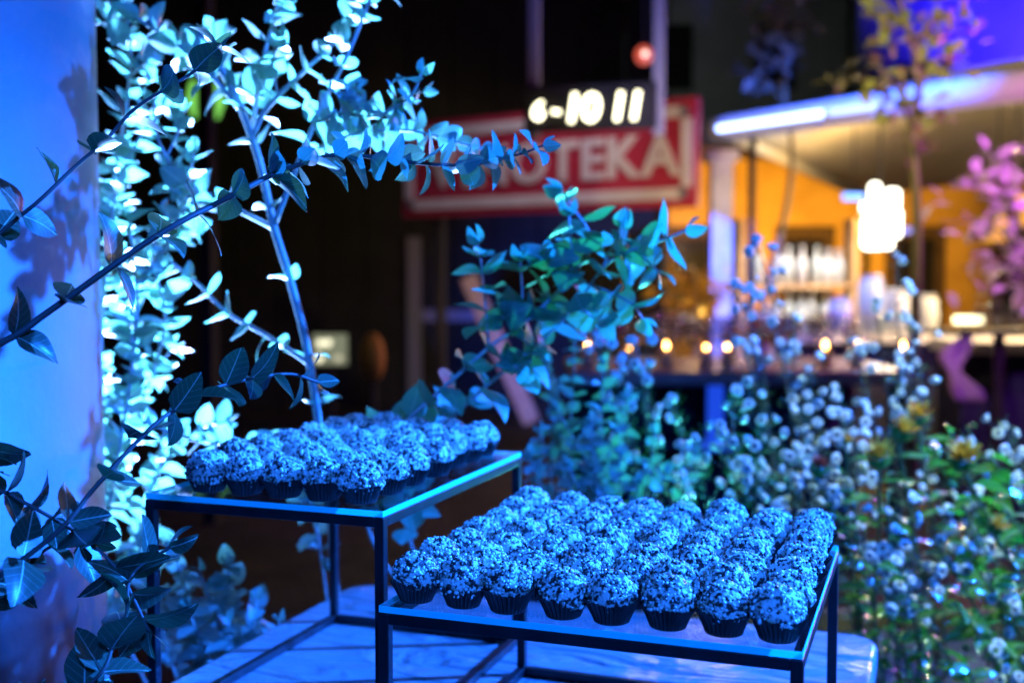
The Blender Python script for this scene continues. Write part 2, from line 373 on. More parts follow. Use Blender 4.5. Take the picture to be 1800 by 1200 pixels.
def branch(t, pts, r0, r1, spacing, ll, meshes, stem_mat, start=.0, seed=0, taper=.35, spread=.55, jit=.35, world=False, twigs=0, twig_len=.09, sag=0, face=0):
    r = random.Random(seed)
    w3 = pts if world else [P(*p) for p in pts]
    L0 = Vector(t.location); c = catmull([Vector(p) - L0 for p in w3], 7); nn = len(c)
    acc = [0]
    for i in range(1, nn): acc.append(acc[-1] + (c[i] - c[i - 1]).length)
    tot = acc[-1]
    st = G().tube(c, [r0 + (r1 - r0) * a / tot for a in acc], 7).obj('stem', stem_mat, t, True)
    def at(s):
        for i in range(1, nn):
            if acc[i] >= s or i == nn - 1:
                k = (s - acc[i - 1]) / max(1e-9, acc[i] - acc[i - 1]); return c[i - 1].lerp(c[i], k), (c[i] - c[i - 1]).normalized()
    s = start * tot + spacing * .5; ang = r.uniform(0, 3.14)
    while s < tot:
        p, T = at(s); fr = s / tot
        a = T.orthogonal().normalized(); bb = T.cross(a)
        ang += math.pi / 2 + r.gauss(0, jit)
        for k in (0, 1):
            if r.random() < .06: continue
            th = ang + k * math.pi + r.gauss(0, .2); o = a * math.cos(th) + bb * math.sin(th)
            el = spread + r.gauss(0, .22); d = o * math.cos(el) + T * math.sin(el); d.z -= sag * r.random()
            N = (T * math.cos(el) - o * math.sin(el)) + Vector((r.gauss(0, .25), r.gauss(0, .25) - face, r.gauss(0, .25) + .1))
            q = basis(d, N); sz = ll * (1 - taper * fr ** 2) * r.uniform(.8, 1.15)
            link('leaf', r.choice(meshes), st, mtx=Matrix.Translation(p + o * (r0 + (r1 - r0) * fr) * .6) @ q.to_4x4() @ Matrix.Scale(sz, 4))
        s += spacing * r.uniform(.8, 1.2)
    p, T = at(tot * .999)          # terminal leaf pair
    for k in (0, 1):
        o = T.orthogonal().normalized() * (1 if k else -1); d = T + o * .5
        link('leaf', r.choice(meshes), st, mtx=Matrix.Translation(p) @ basis(d, o + Vector((0, -.3, .2))).to_4x4() @ Matrix.Scale(ll * .6, 4))
    for k in range(twigs):
        f0 = start + (1 - start) * (k + .5 + r.uniform(-.3, .3)) / twigs * .95
        p, T = at(f0 * tot); o = T.orthogonal().normalized(); o.rotate(Quaternion(T, r.uniform(0, 6.28)))
        d = (o * .8 + T * .6).normalized(); e1 = p + d * twig_len * .5 + Vector((0, 0, .006)); e2 = p + d * twig_len * r.uniform(.8, 1.2) + T * twig_len * .2
        branch(t, [p + L0, e1 + L0, e2 + L0], r0 * .45, r1 * .6, spacing * .8, ll * .85, meshes, stem_mat, .15, seed * 31 + k, taper, spread, jit, True, face=face)
def pot(t_, loc, r_, h, m):
    G().lathe([(r_ * .75, 0), (r_ * .95, h * .9), (r_, h * .9), (r_, h), (r_ * .88, h), (r_ * .86, h * .92), (0, h * .92)], 32).obj('pot', m, t_, True)
M['pot'] = noise_col(mat('dark_pot', rough=.7), (.03, .03, .032), (.06, .06, .062), 20)

# --- foreground eucalyptus in front of the pillar
fg = thing('eucalyptus_shrub', 'dark leafy eucalyptus sprays arching in front of the white pillar', 'plant', (-.66, .60, 0))
pot(fg, None, .17, .62, M['pot'])
root = (-.66, .60, .58)
def F(pts): return [root, (-.60, .66, .95)] + [P(*p) for p in pts]
LF = .031
branch(fg, F([(-250, 640, .80), (0, 411, .80), (70, 352, .80), (128, 297, .81), (187, 245, .82), (233, 195, .83), (285, 160, .84), (338, 128, .85), (385, 85, .87)]), .0032, .0012, .031, LF, LD, M['stem'], .72, 11, .1, .5, .5, True, face=.6)
branch(fg, F([(-260, 730, .77), (0, 604, .77), (78, 553, .775), (175, 484, .78), (257, 427, .79), (323, 387, .80), (381, 358, .82), (478, 307, .86)]), .0034, .0022, .036, LF, LD, M['stem'], .66, 12, 0, .45, .4, True, face=.5)
branch(fg, [P(470, 311, .857), P(544, 284, .88), P(610, 272, .90), P(737, 287, .93), P(822, 290, .95), P(900, 275, .97), P(955, 256, .98)], .0022, .0009, .0115, .025, LV, M['stem'], 0, 13, .15, .35, .6, True, face=.2)
branch(fg, F([(-160, 1120, .76), (0, 1011, .76), (105, 931, .76), (163, 861, .77), (233, 784, .785), (288, 733, .80), (323, 715, .82), (389, 678, .86), (502, 657, .93), (560, 672, .96)]), .0034, .0012, .033, .032, LD, M['stem'], .52, 14, .1, .5, .4, True, face=.6)
branch(fg, F([(-120, 850, .80), (0, 863, .80), (39, 881, .80), (128, 931, .80), (167, 960, .80), (210, 1005, .80), (233, 1048, .80), (262, 1110, .80)]), .0028, .0012, .019, .031, LD, M['stem'], .62, 15, 0, .5, .6, True, face=.6)
branch(fg, F([(-200, 1300, .76), (60, 1260, .77), (170, 1190, .77), (200, 1130, .78), (222, 1080, .79), (232, 1010, .80), (300, 960, .81)]), .0028, .0012, .018, .033, LD, M['stem'], .58, 16, 0, .5, .6, True, face=.6)
branch(fg, F([(-200, 1160, .78), (-60, 1080, .80), (30, 1010, .81), (90, 960, .82), (160, 950, .83)]), .0026, .0012, .02, .031, LD, M['stem'], .6, 17, 0, .5, .6, True, face=.6)

# --- bright eucalyptus behind the pillar, two shrubs in one trough
box_c = (-.30, 1.72)
def planter(label, cx, cy, wx, wy, h, soil_h):
    t = thing('planter_box', label, 'planter', (cx, cy, 0))
    nb = 5
    for k in range(nb):
        z = h * (k + .5) / nb; hh = h / nb - .006
        for s in (-1, 1):
            G().box((0, s * (wy / 2 - .0125), z), (wx, .025, hh)).obj('board', M['wood'], t)
            G().box((s * (wx / 2 - .0125), 0, z), (.025, wy - .052, hh)).obj('board', M['wood'], t)
    g = G(); nx = 14
    vs = []; fs = []
    for i in range(nx + 1):
        for j in range(nx + 1):
            x = (i / nx - .5) * (wx - .052); y = (j / nx - .5) * (wy - .052)
            vs.append((x, y, soil_h + .02 * noise.noise(Vector((x * 9 + cx, y * 9, 0)))))
    for i in range(nx):
        for j in range(nx): a = i * (nx + 1) + j; fs.append((a, a + nx + 1, a + nx + 2, a + 1))
    g.add(vs, fs).obj('soil', M['soil'], t, True)
    return t
planter('dark wooden planter box of eucalyptus behind the pillar and table', box_c[0], box_c[1], .62, .36, .62, .58)
e1 = thing('eucalyptus_shrub', 'brightly lit silvery eucalyptus with a thick bare stem between pillar and taller stand', 'plant', (-.24, 1.68, .57))
e2 = thing('eucalyptus_shrub', 'eucalyptus crowded against the pillar edge, its leaves blown out white by the blue beam', 'plant', (-.42, 1.74, .57))
r1_ = (-.24, 1.68, .57); r2_ = (-.42, 1.74, .57)
LM = .033
branch(e1, [r1_, P(588, 1010, 1.42), P(580, 900, 1.36), P(545, 640, 1.28), P(512, 500, 1.26), P(482, 400, 1.25), P(455, 280, 1.24), P(415, 170, 1.24), P(350, 60, 1.25)], .0065, .004, .075, .024, LV, M['stem_pale'], .45, 21, .1, .5, .4, True)
branch(e1, [P(440, 250, 1.24), P(470, 190, 1.23), P(540, 120, 1.22), P(600, 60, 1.22), P(640, -20, 1.22)], .003, .0015, .024, .032, LV, M['stem_pale'], .2, 22, 0, .4, .5, True, twigs=2, twig_len=.06)
branch(e1, [P(480, 400, 1.25), P(552, 218, 1.20), P(607, 105, 1.2), P(638, 31, 1.2), P(665, -40, 1.2)], .003, .0018, .03, .03, LV, M['stem_pale'], .3, 23, 0, .3, .5, True)
branch(e1, [P(552, 218, 1.2), P(600, 200, 1.17), P(660, 205, 1.15), P(720, 170, 1.13), P(740, 130, 1.12)], .0022, .0012, .017, .028, LV, M['stem_pale'], 0, 24, 0, .3, .6, True, twigs=2, twig_len=.04)
branch(e1, [P(560, 260, 1.2), P(630, 235, 1.16), P(720, 230, 1.13), P(800, 250, 1.1), P(850, 262, 1.08)], .0022, .001, .016, .027, LV, M['stem_pale'], .05, 25, .1, .3, .6, True)
branch(e1, [P(545, 640, 1.28), P(470, 590, 1.27), P(400, 550, 1.26), P(350, 500, 1.25), P(300, 460, 1.25)], .003, .0015, .028, .028, LV, M['stem_pale'], .1, 26, 0, .4, .5, True)
branch(e1, [P(480, 400, 1.25), P(400, 360, 1.26), P(330, 330, 1.27), P(280, 250, 1.28), P(270, 180, 1.28)], .003, .0015, .022, .03, LV, M['stem_pale'], .2, 27, 0, .4, .6, True, twigs=2, twig_len=.06)
branch(e1, [r1_, P(560, 950, 1.5), P(480, 790, 1.36), P(400, 780, 1.32), P(330, 770, 1.30), P(250, 740, 1.3)], .003, .0015, .024, .028, LV, M['stem_pale'], .6, 28, 0, .4, .5, True)
branch(e1, [P(420, 190, 1.24), P(360, 120, 1.24), P(300, 70, 1.25), P(240, 30, 1.26), P(200, -30, 1.26)], .003, .0015, .02, .032, LV, M['stem_pale'], .05, 29, 0, .4, .6, True, twigs=3, twig_len=.07)
branch(e1, [P(440, 250, 1.24), P(460, 120, 1.26), P(480, 40, 1.27), P(500, -40, 1.28)], .003, .0015, .022, .032, LV, M['stem_pale'], .1, 30, 0, .4, .6, True, twigs=2, twig_len=.06)
def E2(pts): return [r2_, P(150, 1150, 1.5)] + [P(*p) for p in pts]
branch(e2, E2([(190, 900, 1.42), (215, 760, 1.38), (235, 620, 1.35), (240, 500, 1.34), (225, 380, 1.33)]), .004, .0018, .017, LM, LV, M['stem_pale'], .5, 41, 0, .4, .6, True, twigs=2, twig_len=.06)
branch(e2, E2([(200, 850, 1.45), (260, 680, 1.42), (290, 560, 1.4), (270, 460, 1.38), (300, 400, 1.38)]), .004, .0018, .02, LM, LV, M['stem_pale'], .5, 42, 0, .4, .6, True, twigs=2, twig_len=.06)
branch(e2, E2([(170, 800, 1.45), (180, 560, 1.42), (200, 360, 1.4), (235, 260, 1.38), (290, 190, 1.37)]), .004, .0018, .02, LM, LV, M['stem_pale'], .55, 43, 0, .4, .6, True, twigs=2, twig_len=.06)
branch(e2, E2([(160, 800, 1.5), (190, 400, 1.45), (220, 200, 1.42), (230, 90, 1.4), (210, -20, 1.4)]), .004, .0018, .02, LM, LV, M['stem_pale'], .6, 44, 0, .4, .6, True, twigs=2, twig_len=.07)
branch(e2, [r2_, P(210, 1100, 1.5), P(240, 1000, 1.45), P(270, 850, 1.4), P(340, 760, 1.36), P(400, 740, 1.34)], .003, .0015, .022, .028, LV, M['stem_pale'], .55, 45, 0, .4, .6, True, twigs=2, twig_len=.05)
branch(e2, [P(240, 500, 1.34), P(300, 420, 1.33), P(330, 330, 1.32), P(340, 270, 1.32)], .003, .0015, .018, .03, LV, M['stem_pale'], .05, 46, 0, .4, .6, True, twigs=2, twig_len=.05)
# low clump seen through the taller stand
e3 = thing('eucalyptus_shrub', 'low clump of eucalyptus seen between the legs of the taller stand', 'plant', (-.36, 1.60, .57)); r3_ = (-.36, 1.60, .57)
for k, (tx, ty, dd) in enumerate([(300, 960, 1.35), (350, 1000, 1.34), (400, 990, 1.36), (450, 1050, 1.36), (490, 1090, 1.38), (330, 1070, 1.33), (270, 1030, 1.36), (400, 1090, 1.34), (240, 940, 1.42)]):
    tp = P(tx, ty, dd); mid = Vector(r3_).lerp(tp, .55) + Vector((rnd.gauss(0, .02), rnd.gauss(0, .02), .03))
    branch(e3, [r3_, mid, tp], .0025, .0012, .02, .029, LV, M['stem_pale'], .3, 60 + k, 0, .4, .6, True)

# --- centre: eucalyptus behind the two stands
planter('long wooden planter box of flowers behind the lower stand', .74, 2.02, 1.9, .72, .80, .76)
M['leaf_teal'] = leaf_mat('teal_eucalyptus_leaf', (.06, .15, .10), (.14, .27, .2), (.10, .5, .26), .4, .45)
LTE = []
for m_ in LV:
    m2 = m_.copy(); m2.materials.clear(); m2.materials.append(M['leaf_teal']); LTE.append(m2)
c1 = thing('eucalyptus_shrub', 'tall teal eucalyptus spray with round leaves reaching up in front of the red sign', 'plant', (.05, 1.80, .76)); rc = (.05, 1.80, .76)
branch(c1, [rc, P(690, 1010, 1.5), P(640, 820, 1.33), P(720, 735, 1.26), P(790, 672, 1.25), P(860, 610, 1.25), P(930, 560, 1.26), P(990, 500, 1.27), P(1040, 430, 1.28), P(1010, 370, 1.28), P(985, 340, 1.28)], .0034, .0015, .028, .037, LTE, M['stem_pale'], .52, 71, 0, .4, .5, True)
branch(c1, [rc, P(740, 1000, 1.5), P(730, 800, 1.35), P(800, 728, 1.3), P(870, 665, 1.28), P(940, 610, 1.28), P(1010, 540, 1.28), P(1060, 470, 1.27), P(1110, 440, 1.26), P(1170, 420, 1.25), P(1205, 405, 1.25)], .0034, .0015, .028, .041, LTE, M['stem_pale'], .5, 72, 0, .4, .5, True)
for k, (a, b_) in enumerate([((860, 610, 1.25), (840, 430, 1.24)), ((900, 590, 1.26), (915, 460, 1.26)), ((960, 540, 1.27), (880, 560, 1.24)), ((1020, 470, 1.27), (960, 450, 1.25)), ((1040, 500, 1.27), (1130, 560, 1.24)), ((1060, 470, 1.27), (1090, 400, 1.27)), ((940, 600, 1.28), (900, 640, 1.24)), ((1010, 540, 1.28), (1060, 570, 1.26)), ((1000, 500, 1.27), (1000, 380, 1.25)), ((1090, 450, 1.27), (1160, 480, 1.24))]):
    a, b_ = P(*a), P(*b_); m_ = a.lerp(b_, .5) + Vector((rnd.gauss(0, .01), rnd.gauss(0, .01), rnd.gauss(0, .01)))
    branch(c1, [a, m_, b_], .0018, .001, .019, .036, LTE, M['stem_pale'], .1, 80 + k, 0, .35, .6, True)
c2 = thing('eucalyptus_shrub', 'dense bushy eucalyptus low behind the corner of the lower stand', 'plant', (.16, 1.85, .76)); r4 = (.16, 1.85, .76)
k = 0
for tx, ty, dd in [(960, 640, 1.62), (1010, 600, 1.65), (1060, 640, 1.62), (1100, 700, 1.6), (980, 720, 1.58), (1040, 740, 1.56), (930, 800, 1.55), (1000, 820, 1.55), (1090, 800, 1.58), (1150, 760, 1.62), (1170, 830, 1.6), (1120, 850, 1.6), (1220, 800, 1.66), (950, 760, 1.62), (1060, 860, 1.58)]:
    tp = P(tx, ty, dd); mid = Vector(r4).lerp(tp, .55) + Vector((rnd.gauss(0, .02), rnd.gauss(0, .02), .03)); k += 1
    branch(c2, [r4, mid, tp], .0025, .001, .022, .030, LV, M['stem_pale'], .35, 100 + k, .2, .4, .6, True)

# ------------------------------------------------------------------ flowering plants in the planter
M['petal'] = leaf_mat('white_petal', (.66, .70, .62), (.76, .77, .68), (.5, .55, .45), .4, .2, False)
M['eye'] = mat('flower_eye', (.02, .022, .015), .6)
M['bract'] = mat('flower_bract', (.10, .17, .07), .5)
M['needle'] = leaf_mat('needle_leaf', (.05, .12, .06), (.08, .17, .08), (.05, .2, .06), .4, .25, False)
M['twig'] = mat('flower_twig', (.10, .085, .06), .6)
def button_flower(seed):
    g = G(); r = random.Random(seed); pr = 5
    prof = [(.42, .14), (.6, .32), (.85, .30), (1.0, .02), (.86, -.34), (.45, -.62), (.1, -.7)]
    seg = 10; vs = []; fs = []
    for i, (rr, z) in enumerate(prof):
        for j in range(seg):
            th = 6.2832 * j / seg; k = 1 + .09 * math.cos(5 * th / 1.0) * (i in (1, 2, 3)) + r.uniform(-.04, .04); vs.append((rr * k * math.cos(th), rr * k * math.sin(th), z))
    for i in range(len(prof) - 1):
        for j in range(seg): q = (j + 1) % seg; fs.append((i * seg + q, i * seg + j, (i + 1) * seg + j, (i + 1) * seg + q))
    g.add(vs, fs, 0)
    g.lathe([(0, .26), (.3, .2), (.46, .1)], 8, 1)
    g.lathe([(.30, -.6), (.16, -.8), (.05, -1.0)], 5, 2)
    return mesh('flower', g.v, g.f, [M['petal'], M['eye'], M['bract']], True, g.mi)
BF = [button_flower(s) for s in range(3)]
def waxflower(label, base, tips, seed, nfl, size=.0088):
    r = random.Random(seed); t = thing('waxflower_plant', label, 'plant', base, 0, None); L0 = Vector(base)
    nd = G()
    for tip in tips:
        tp = P(*tip) - L0
        c = catmull([Vector((0, 0, 0)), tp * .45 + Vector((r.gauss(0, .02), r.gauss(0, .02), .03)), tp * .8 + Vector((r.gauss(0, .015), r.gauss(0, .015), .01)), tp], 6)
        nn = len(c)
        g = G(); g.tube(c, [.0022 - .0014 * i / nn for i in range(nn)], 5)
        heads = []
        for k in range(nfl):
            i = int(nn * (1 - r.random() ** 1.6 * .55)) - 1; i = max(2, min(nn - 1, i)); p = c[i]
            d = Vector((r.gauss(0, 1), r.gauss(0, 1) - .2, r.gauss(.5, .7))).normalized(); q = p + d * r.uniform(.012, .05)
            m_ = p.lerp(q, .5) + Vector((0, 0, -.004)); g.tube([p, m_, q], .0006, 3, cap=False); heads.append((q, d))
        heads.append((c[-1], Vector((0, -.2, 1))))
        st = g.obj('stem', M['twig'], t, True)
        for q, d in heads:
            n_ = (d + Vector((r.gauss(0, .35), -.55 + r.gauss(0, .35), r.gauss(0, .3)))).normalized()
            mm = basis(n_.orthogonal(), n_).to_4x4(); s = size * r.uniform(.7, 1.15)
            link('flower', r.choice(BF), st, mtx=Matrix.Translation(q + n_ * .003) @ mm @ Matrix.Scale(s, 4))
        for k in range(90):
            i = r.randrange(3, nn); p = c[i] + Vector((r.gauss(0, .006), r.gauss(0, .006), r.gauss(0, .006)))
            d = Vector((r.gauss(0, .7), r.gauss(0, .7), r.gauss(.8, .5))).normalized() * r.uniform(.012, .026); sd = d.orthogonal().normalized() * .0011
            nd.add([p - sd, p + sd, p + d], [(0, 1, 2)])
    o = nd.obj('needle_leaves', M['needle'], t); o['kind'] = 'stuff'
    return t
WX = [
 ('waxflower sprays with pale button flowers leaning over the bushy eucalyptus', (.30, 1.95, .76), [(1050, 590, 1.8), (1110, 600, 1.8), (1080, 660, 1.75), (1140, 640, 1.8), (1180, 700, 1.78)]),
 ('tall waxflower stems rising in front of the white bottles', (.55, 2.0, .76), [(1330, 420, 1.85), (1290, 500, 1.85), (1360, 480, 1.88), (1300, 600, 1.82), (1400, 560, 1.88), (1420, 650, 1.85)]),
 ('waxflower sprays in front of the glowing white lamp cluster', (.80, 2.1, .76), [(1575, 450, 1.95), (1540, 540, 1.9), (1590, 560, 1.92), (1500, 600, 1.9), (1580, 640, 1.9), (1620, 690, 1.9)]),
 ('waxflower clump dense with buttons behind the back row of the lower stand', (.42, 1.82, .76), [(1290, 690, 1.7), (1340, 740, 1.7), (1270, 760, 1.68), (1310, 810, 1.66), (1220, 770, 1.68), (1380, 800, 1.7)]),
 ('waxflower clump beside the small red-brown thistle head', (.62, 1.88, .76), [(1420, 720, 1.75), (1470, 700, 1.78), (1450, 780, 1.72), (1500, 760, 1.75), (1400, 850, 1.7), (1480, 850, 1.7)]),
 ('waxflower sprays between the yellow thistle flowers at the planter end', (.95, 2.0, .76), [(1690, 780, 1.8), (1740, 800, 1.8), (1765, 750, 1.85), (1650, 900, 1.75), (1720, 870, 1.78)]),
 ('low waxflower tangle beside the right side of the lower stand', (.62, 1.70, .76), [(1560, 900, 1.6), (1590, 960, 1.58), (1530, 960, 1.58), (1640, 1000, 1.6), (1560, 1040, 1.55)]),
 ('short waxflower sprig low at the far planter corner', (.85, 1.75, .76), [(1780, 1060, 1.6), (1760, 1150, 1.58), (1700, 960, 1.62), (1790, 1190, 1.55)]),
]
for k, (lb, bs, tips) in enumerate(WX): waxflower(lb, bs, tips, 200 + k, (8, 8, 8, 12, 12, 9, 10, 7)[k])

# thistle-like safflowers
M['saff'] = leaf_mat('yellow_petal', (.75, .42, .03), (.8, .5, .06), (.8, .45, .03), .6, .3, False)
M['saff_red'] = mat('orange_petal', (.5, .07, .02), .6)
M['green'] = leaf_mat('green_leaf', (.06, .2, .025), (.09, .3, .04), (.08, .35, .03), .28, .3, True, .6)
def saff_head(seed, red):
    r = random.Random(seed); g = G()
    g.lathe([(.0, -1.0), (.55, -.75), (.75, -.3), (.6, .15), (.45, .25), (0, .25)], 9, 1)
    for k in range(110):
        a = r.uniform(0, 6.28); rr = r.uniform(.05, .55); h = r.uniform(.6, 1.05); o = Vector((math.cos(a), math.sin(a), 0)); sd = Vector((-o.y, o.x, 0)) * .085
        b_ = o * rr * .8 + Vector((0, 0, .15)); tp = o * (rr * 1.9 + .1) + Vector((0, 0, h)); g.add([b_ - sd, b_ + sd, tp + sd * .4, tp - sd * .4], [(0, 1, 2, 3)], 2 if (red or r.random() < .3 and rr > .35) else 0)
    for k in range(10):
        a = 6.28 * k / 10; o = Vector((math.cos(a), math.sin(a), 0)); sd = Vector((-o.y, o.x, 0)) * .14; b_ = o * .6 + Vector((0, 0, -.5)); tp = o * 1.15 + Vector((0, 0, .1))
        g.add([b_ - sd, b_ + sd, tp], [(0, 1, 2)], 1)
    return mesh('flower_head', g.v, g.f, [M['saff'], M['green'], M['saff_red']], False, g.mi)
LG = [leaf_mesh('leaf', M['green'], .36 + .05 * s, .25, .25 + .1 * s, False, s, 7) for s in range(4)]
def safflower(label, base, tip, seed, red=False, size=.016, nl=14, lsize=.05):
    r = random.Random(seed); t = thing('safflower_plant', label, 'plant', base); L0 = Vector(base); tp = P(*tip) - L0
    c = catmull([Vector((0, 0, 0)), tp * .5 + Vector((r.gauss(0, .02), r.gauss(0, .02), .02)), tp], 8); nn = len(c)
    st = G().tube(c, .0024, 6).obj('stem', M['needle'], t, True)
    n_ = Vector((r.gauss(0, .25), -.75 + r.gauss(0, .15), 1)).normalized()
    link('flower_head', saff_head(seed, red), st, mtx=Matrix.Translation(c[-1] + n_ * size * .9) @ basis(n_.orthogonal(), n_).to_4x4() @ Matrix.Scale(size, 4))
    for k in range(nl):
        i = int(nn * (.35 + .6 * k / nl)); p = c[min(i, nn - 1)]; a = k * 2.4 + r.gauss(0, .3)
        d = Vector((math.cos(a), math.sin(a), r.uniform(.1, .8))); link('leaf', r.choice(LG), st, mtx=Matrix.Translation(p) @ basis(d, Vector((0, 0, 1)) + Vector((r.gauss(0, .3), r.gauss(0, .3), 0))).to_4x4() @ Matrix.Scale(lsize * r.uniform(.7, 1.2), 4))
for k, (lb, bs, tip, rd, sz) in enumerate([
    ('safflower plant with a pale yellow and orange thistle head, tallest of the yellow ones', (.78, 1.98, .76), (1578, 772, 1.62), False, .019),
    ('safflower plant with a yellow head glowing orange at its base', (.70, 1.86, .76), (1545, 818, 1.56), False, .021),
    ('safflower plant with a broad golden head over glossy leaves', (.88, 1.86, .76), (1692, 822, 1.56), False, .023),
    ('safflower plant with a small dark red-brown head', (.56, 1.78, .76), (1432, 836, 1.55), True, .015),
    ('safflower plant with a greenish yellow head low among glossy leaves', (.93, 1.80, .76), (1745, 935, 1.5), False, .014),
    ('safflower plant with a peach pink head standing behind the yellow ones', (.82, 2.1, .76), (1612, 742, 1.72), False, .018),
    ('safflower plant with a small orange bud beside the waxflowers', (.66, 1.98, .76), (1488, 782, 1.75), False, .009)]):
    safflower(lb, bs, tip, 300 + k, rd, sz)
# broad glossy leafy plants
M['gloss'] = leaf_mat('glossy_leaf', (.05, .18, .03), (.08, .28, .04), (.08, .5, .02), .2, .3, True, .8)
LGL = [leaf_mesh('leaf', M['gloss'], .42 + .05 * s, .18, .2 + .12 * s, False, s + 9, 7) for s in range(4)]
def leafy(label, base, tips, seed, ls=.05, nl=16):
    r = random.Random(seed); t = thing('leafy_plant', label, 'plant', base); L0 = Vector(base)
    for tip in tips:
        tp = P(*tip) - L0; c = catmull([Vector((0, 0, 0)), tp * .5 + Vector((r.gauss(0, .02), r.gauss(0, .02), .03)), tp], 8); nn = len(c)
        st = G().tube(c, .002, 5).obj('stem', M['needle'], t, True)
        for k in range(nl):
            i = min(nn - 1, int(nn * (.3 + .7 * k / nl))); a = k * 2.4 + r.gauss(0, .4); d = Vector((math.cos(a), math.sin(a), r.uniform(-.2, .9)))
            link('leaf', r.choice(LGL), st, mtx=Matrix.Translation(c[i]) @ basis(d, Vector((r.gauss(0, .5), r.gauss(0, .5), 1))).to_4x4() @ Matrix.Scale(ls * r.uniform(.6, 1.2), 4))
for k, (lb, bs, tips, ls) in enumerate([
    ('leafy plant with long glossy leaves catching white streaks of light at the planter end', (1.0, 1.80, .76), [(1790, 860, 1.7), (1750, 880, 1.65), (1800, 940, 1.65), (1740, 800, 1.72)], .055),
    ('leafy green plant below the golden safflower', (.86, 1.72, .76), [(1690, 880, 1.62), (1650, 960, 1.58), (1720, 1000, 1.58), (1700, 1080, 1.55)], .042),
    ('low bright green leafy plant beside the table corner', (.72, 1.68, .76), [(1640, 1120, 1.5), (1680, 1060, 1.52), (1600, 1060, 1.55), (1700, 1170, 1.48)], .036),
    ('leafy plant filling the gap behind the lower stand corner', (.55, 1.70, .76), [(1500, 860, 1.62), (1520, 930, 1.6), (1560, 860, 1.65)], .03),
    ('small dark leafy plant under the waxflower tangle', (.60, 1.66, .76), [(1560, 1100, 1.52), (1590, 1010, 1.54), (1640, 1190, 1.48), (1540, 990, 1.55)], .03),
    ('upright leafy plant behind the yellow safflowers', (.92, 2.08, .76), [(1700, 750, 1.88), (1670, 760, 1.86), (1640, 780, 1.85)], .035)]):
    leafy(lb, bs, tips, 400 + k, ls)

# ================================================================== background
def text_mesh(ch, size, depth, m, fat=0):
    cu_ = bpy.data.curves.new('txt', 'FONT'); cu_.body = ch; cu_.size = size; cu_.extrude = depth / 2; cu_.offset = fat
    cu_.align_x = 'CENTER'; cu_.resolution_u = 3
    o = bpy.data.objects.new('txt', cu_); COL.objects.link(o); dg = bpy.context.evaluated_depsgraph_get()
    me = bpy.data.meshes.new_from_object(o.evaluated_get(dg)); bpy.data.objects.remove(o); me.materials.clear(); me.materials.append(m); me.name = 'letter'
    return me
def E(name, col, st): return mat(name, (.02, .02, .02), .5, emit=col, estr=st)
M['red'] = noise_col(mat('sign_red', rough=.5), (.30, .015, .045), (.40, .03, .07), 3, .3, .7)
M['signwhite'] = noise_col(mat('sign_white', rough=.5), (.5, .48, .5), (.66, .64, .66), 4, .3, .7)
M['black'] = mat('matt_black', (.008, .008, .01), .8)
M['darkwall'] = noise_col(mat('dark_boards', rough=.85), (.006, .008, .007), (.014, .017, .014), 3, .3, .7, 5)
M['greymetal'] = mat('grey_metal', (.22, .23, .26), .45, .3)
# dark shed behind everything on the left
shed = thing('dark_shed', 'unlit dark boarded shed filling the night behind the eucalyptus', 'shed', (-4.2, 13.2, 0))
for k in range(24):
    G().box((-6 + k * .5 + .25, 0, 2.6), (.485, .06 + .012 * (k % 2), 5.2)).obj('board', M['darkwall'], shed)
G().box((0, 2, 5.25), (12.4, 4.4, .1)).obj('roof', M['darkwall'], shed)
dr = G().box((P(728, 640, 13.1).x + 4.2, -.07, .98), (.16, .06, 1.96)).obj('door_post', M['greymetal'], shed)
G().box((P(790, 640, 13.1).x + 4.2 - .01, -.07, 2.04 - .98 + .0), (.66, .05, .14)).obj('door_rail', M['greymetal'], shed)
# leaning plank
a, b_ = P(823, 488, 11.2), P(934, 752, 11.6); b_.z = .02
t = thing('wooden_plank', 'pale pinkish plank leaning against the dark shed', 'plank', (b_.x, b_.y, 0)); d = a - b_
M['plank'] = noise_col(mat('pale_plank', rough=.7), (.42, .33, .36), (.55, .45, .48), 8, .3, .7)
q = basis(d, Vector((0, -1, .1))).to_4x4(); G().box((0, d.length / 2, 0), (.17, d.length, .035)).obj('board', M['plank'], t, mtx=Matrix.Translation((0, 0, .03)) @ q)
# round wooden plaque and lit menu board on a dark post
def plaque():
    p = P(655, 627, 9.0); t = thing('round_plaque', 'round orange-brown wooden plaque turned edgewise on a dark post', 'plaque', (p.x, p.y, 0))
    M['plq'] = noise_col(mat('plaque_wood', rough=.6), (.35, .13, .02), (.5, .22, .05), 6, .3, .7)
    g = G(); g.lathe([(0, -.02), (.185, -.02), (.19, 0), (.185, .02), (0, .02)], 32)
    o = g.obj('disc', M['plq'], t, True, mtx=Matrix.Translation((0, 0, p.z)) @ Matrix.Rotation(R(-58), 4, 'Z') @ Matrix.Rotation(R(90), 4, 'X'))
    G().tube([(0, .08, 0), (0, .08, p.z)], .03, 8).obj('post', M['black'], t)
plaque()
p = P(580, 614, 9.0); t = thing('menu_board', 'small lit cream menu board with two glowing bulbs beside the round plaque', 'menu board', (p.x, p.y, 0))
G().box((0, 0, p.z), (.27, .03, .24)).obj('panel', E('menu_cream', (.75, .8, .5), .28), t)
for dx, dz in ((-.07, .05), (-.01, .055), (-.08, -.07), (.07, -.07)):
    G().lathe([(0, -.03), (.022, -.02), (.03, 0), (.022, .02), (0, .03)], 10, c=(dx, -.03, p.z + dz)).obj('bulb', E('menu_bulb', (1, .95, .65), 1.6 if dx < 0 else .6), t)
G().tube([(0, .05, 0), (0, .05, p.z)], .03, 8).obj('post', M['black'], t)
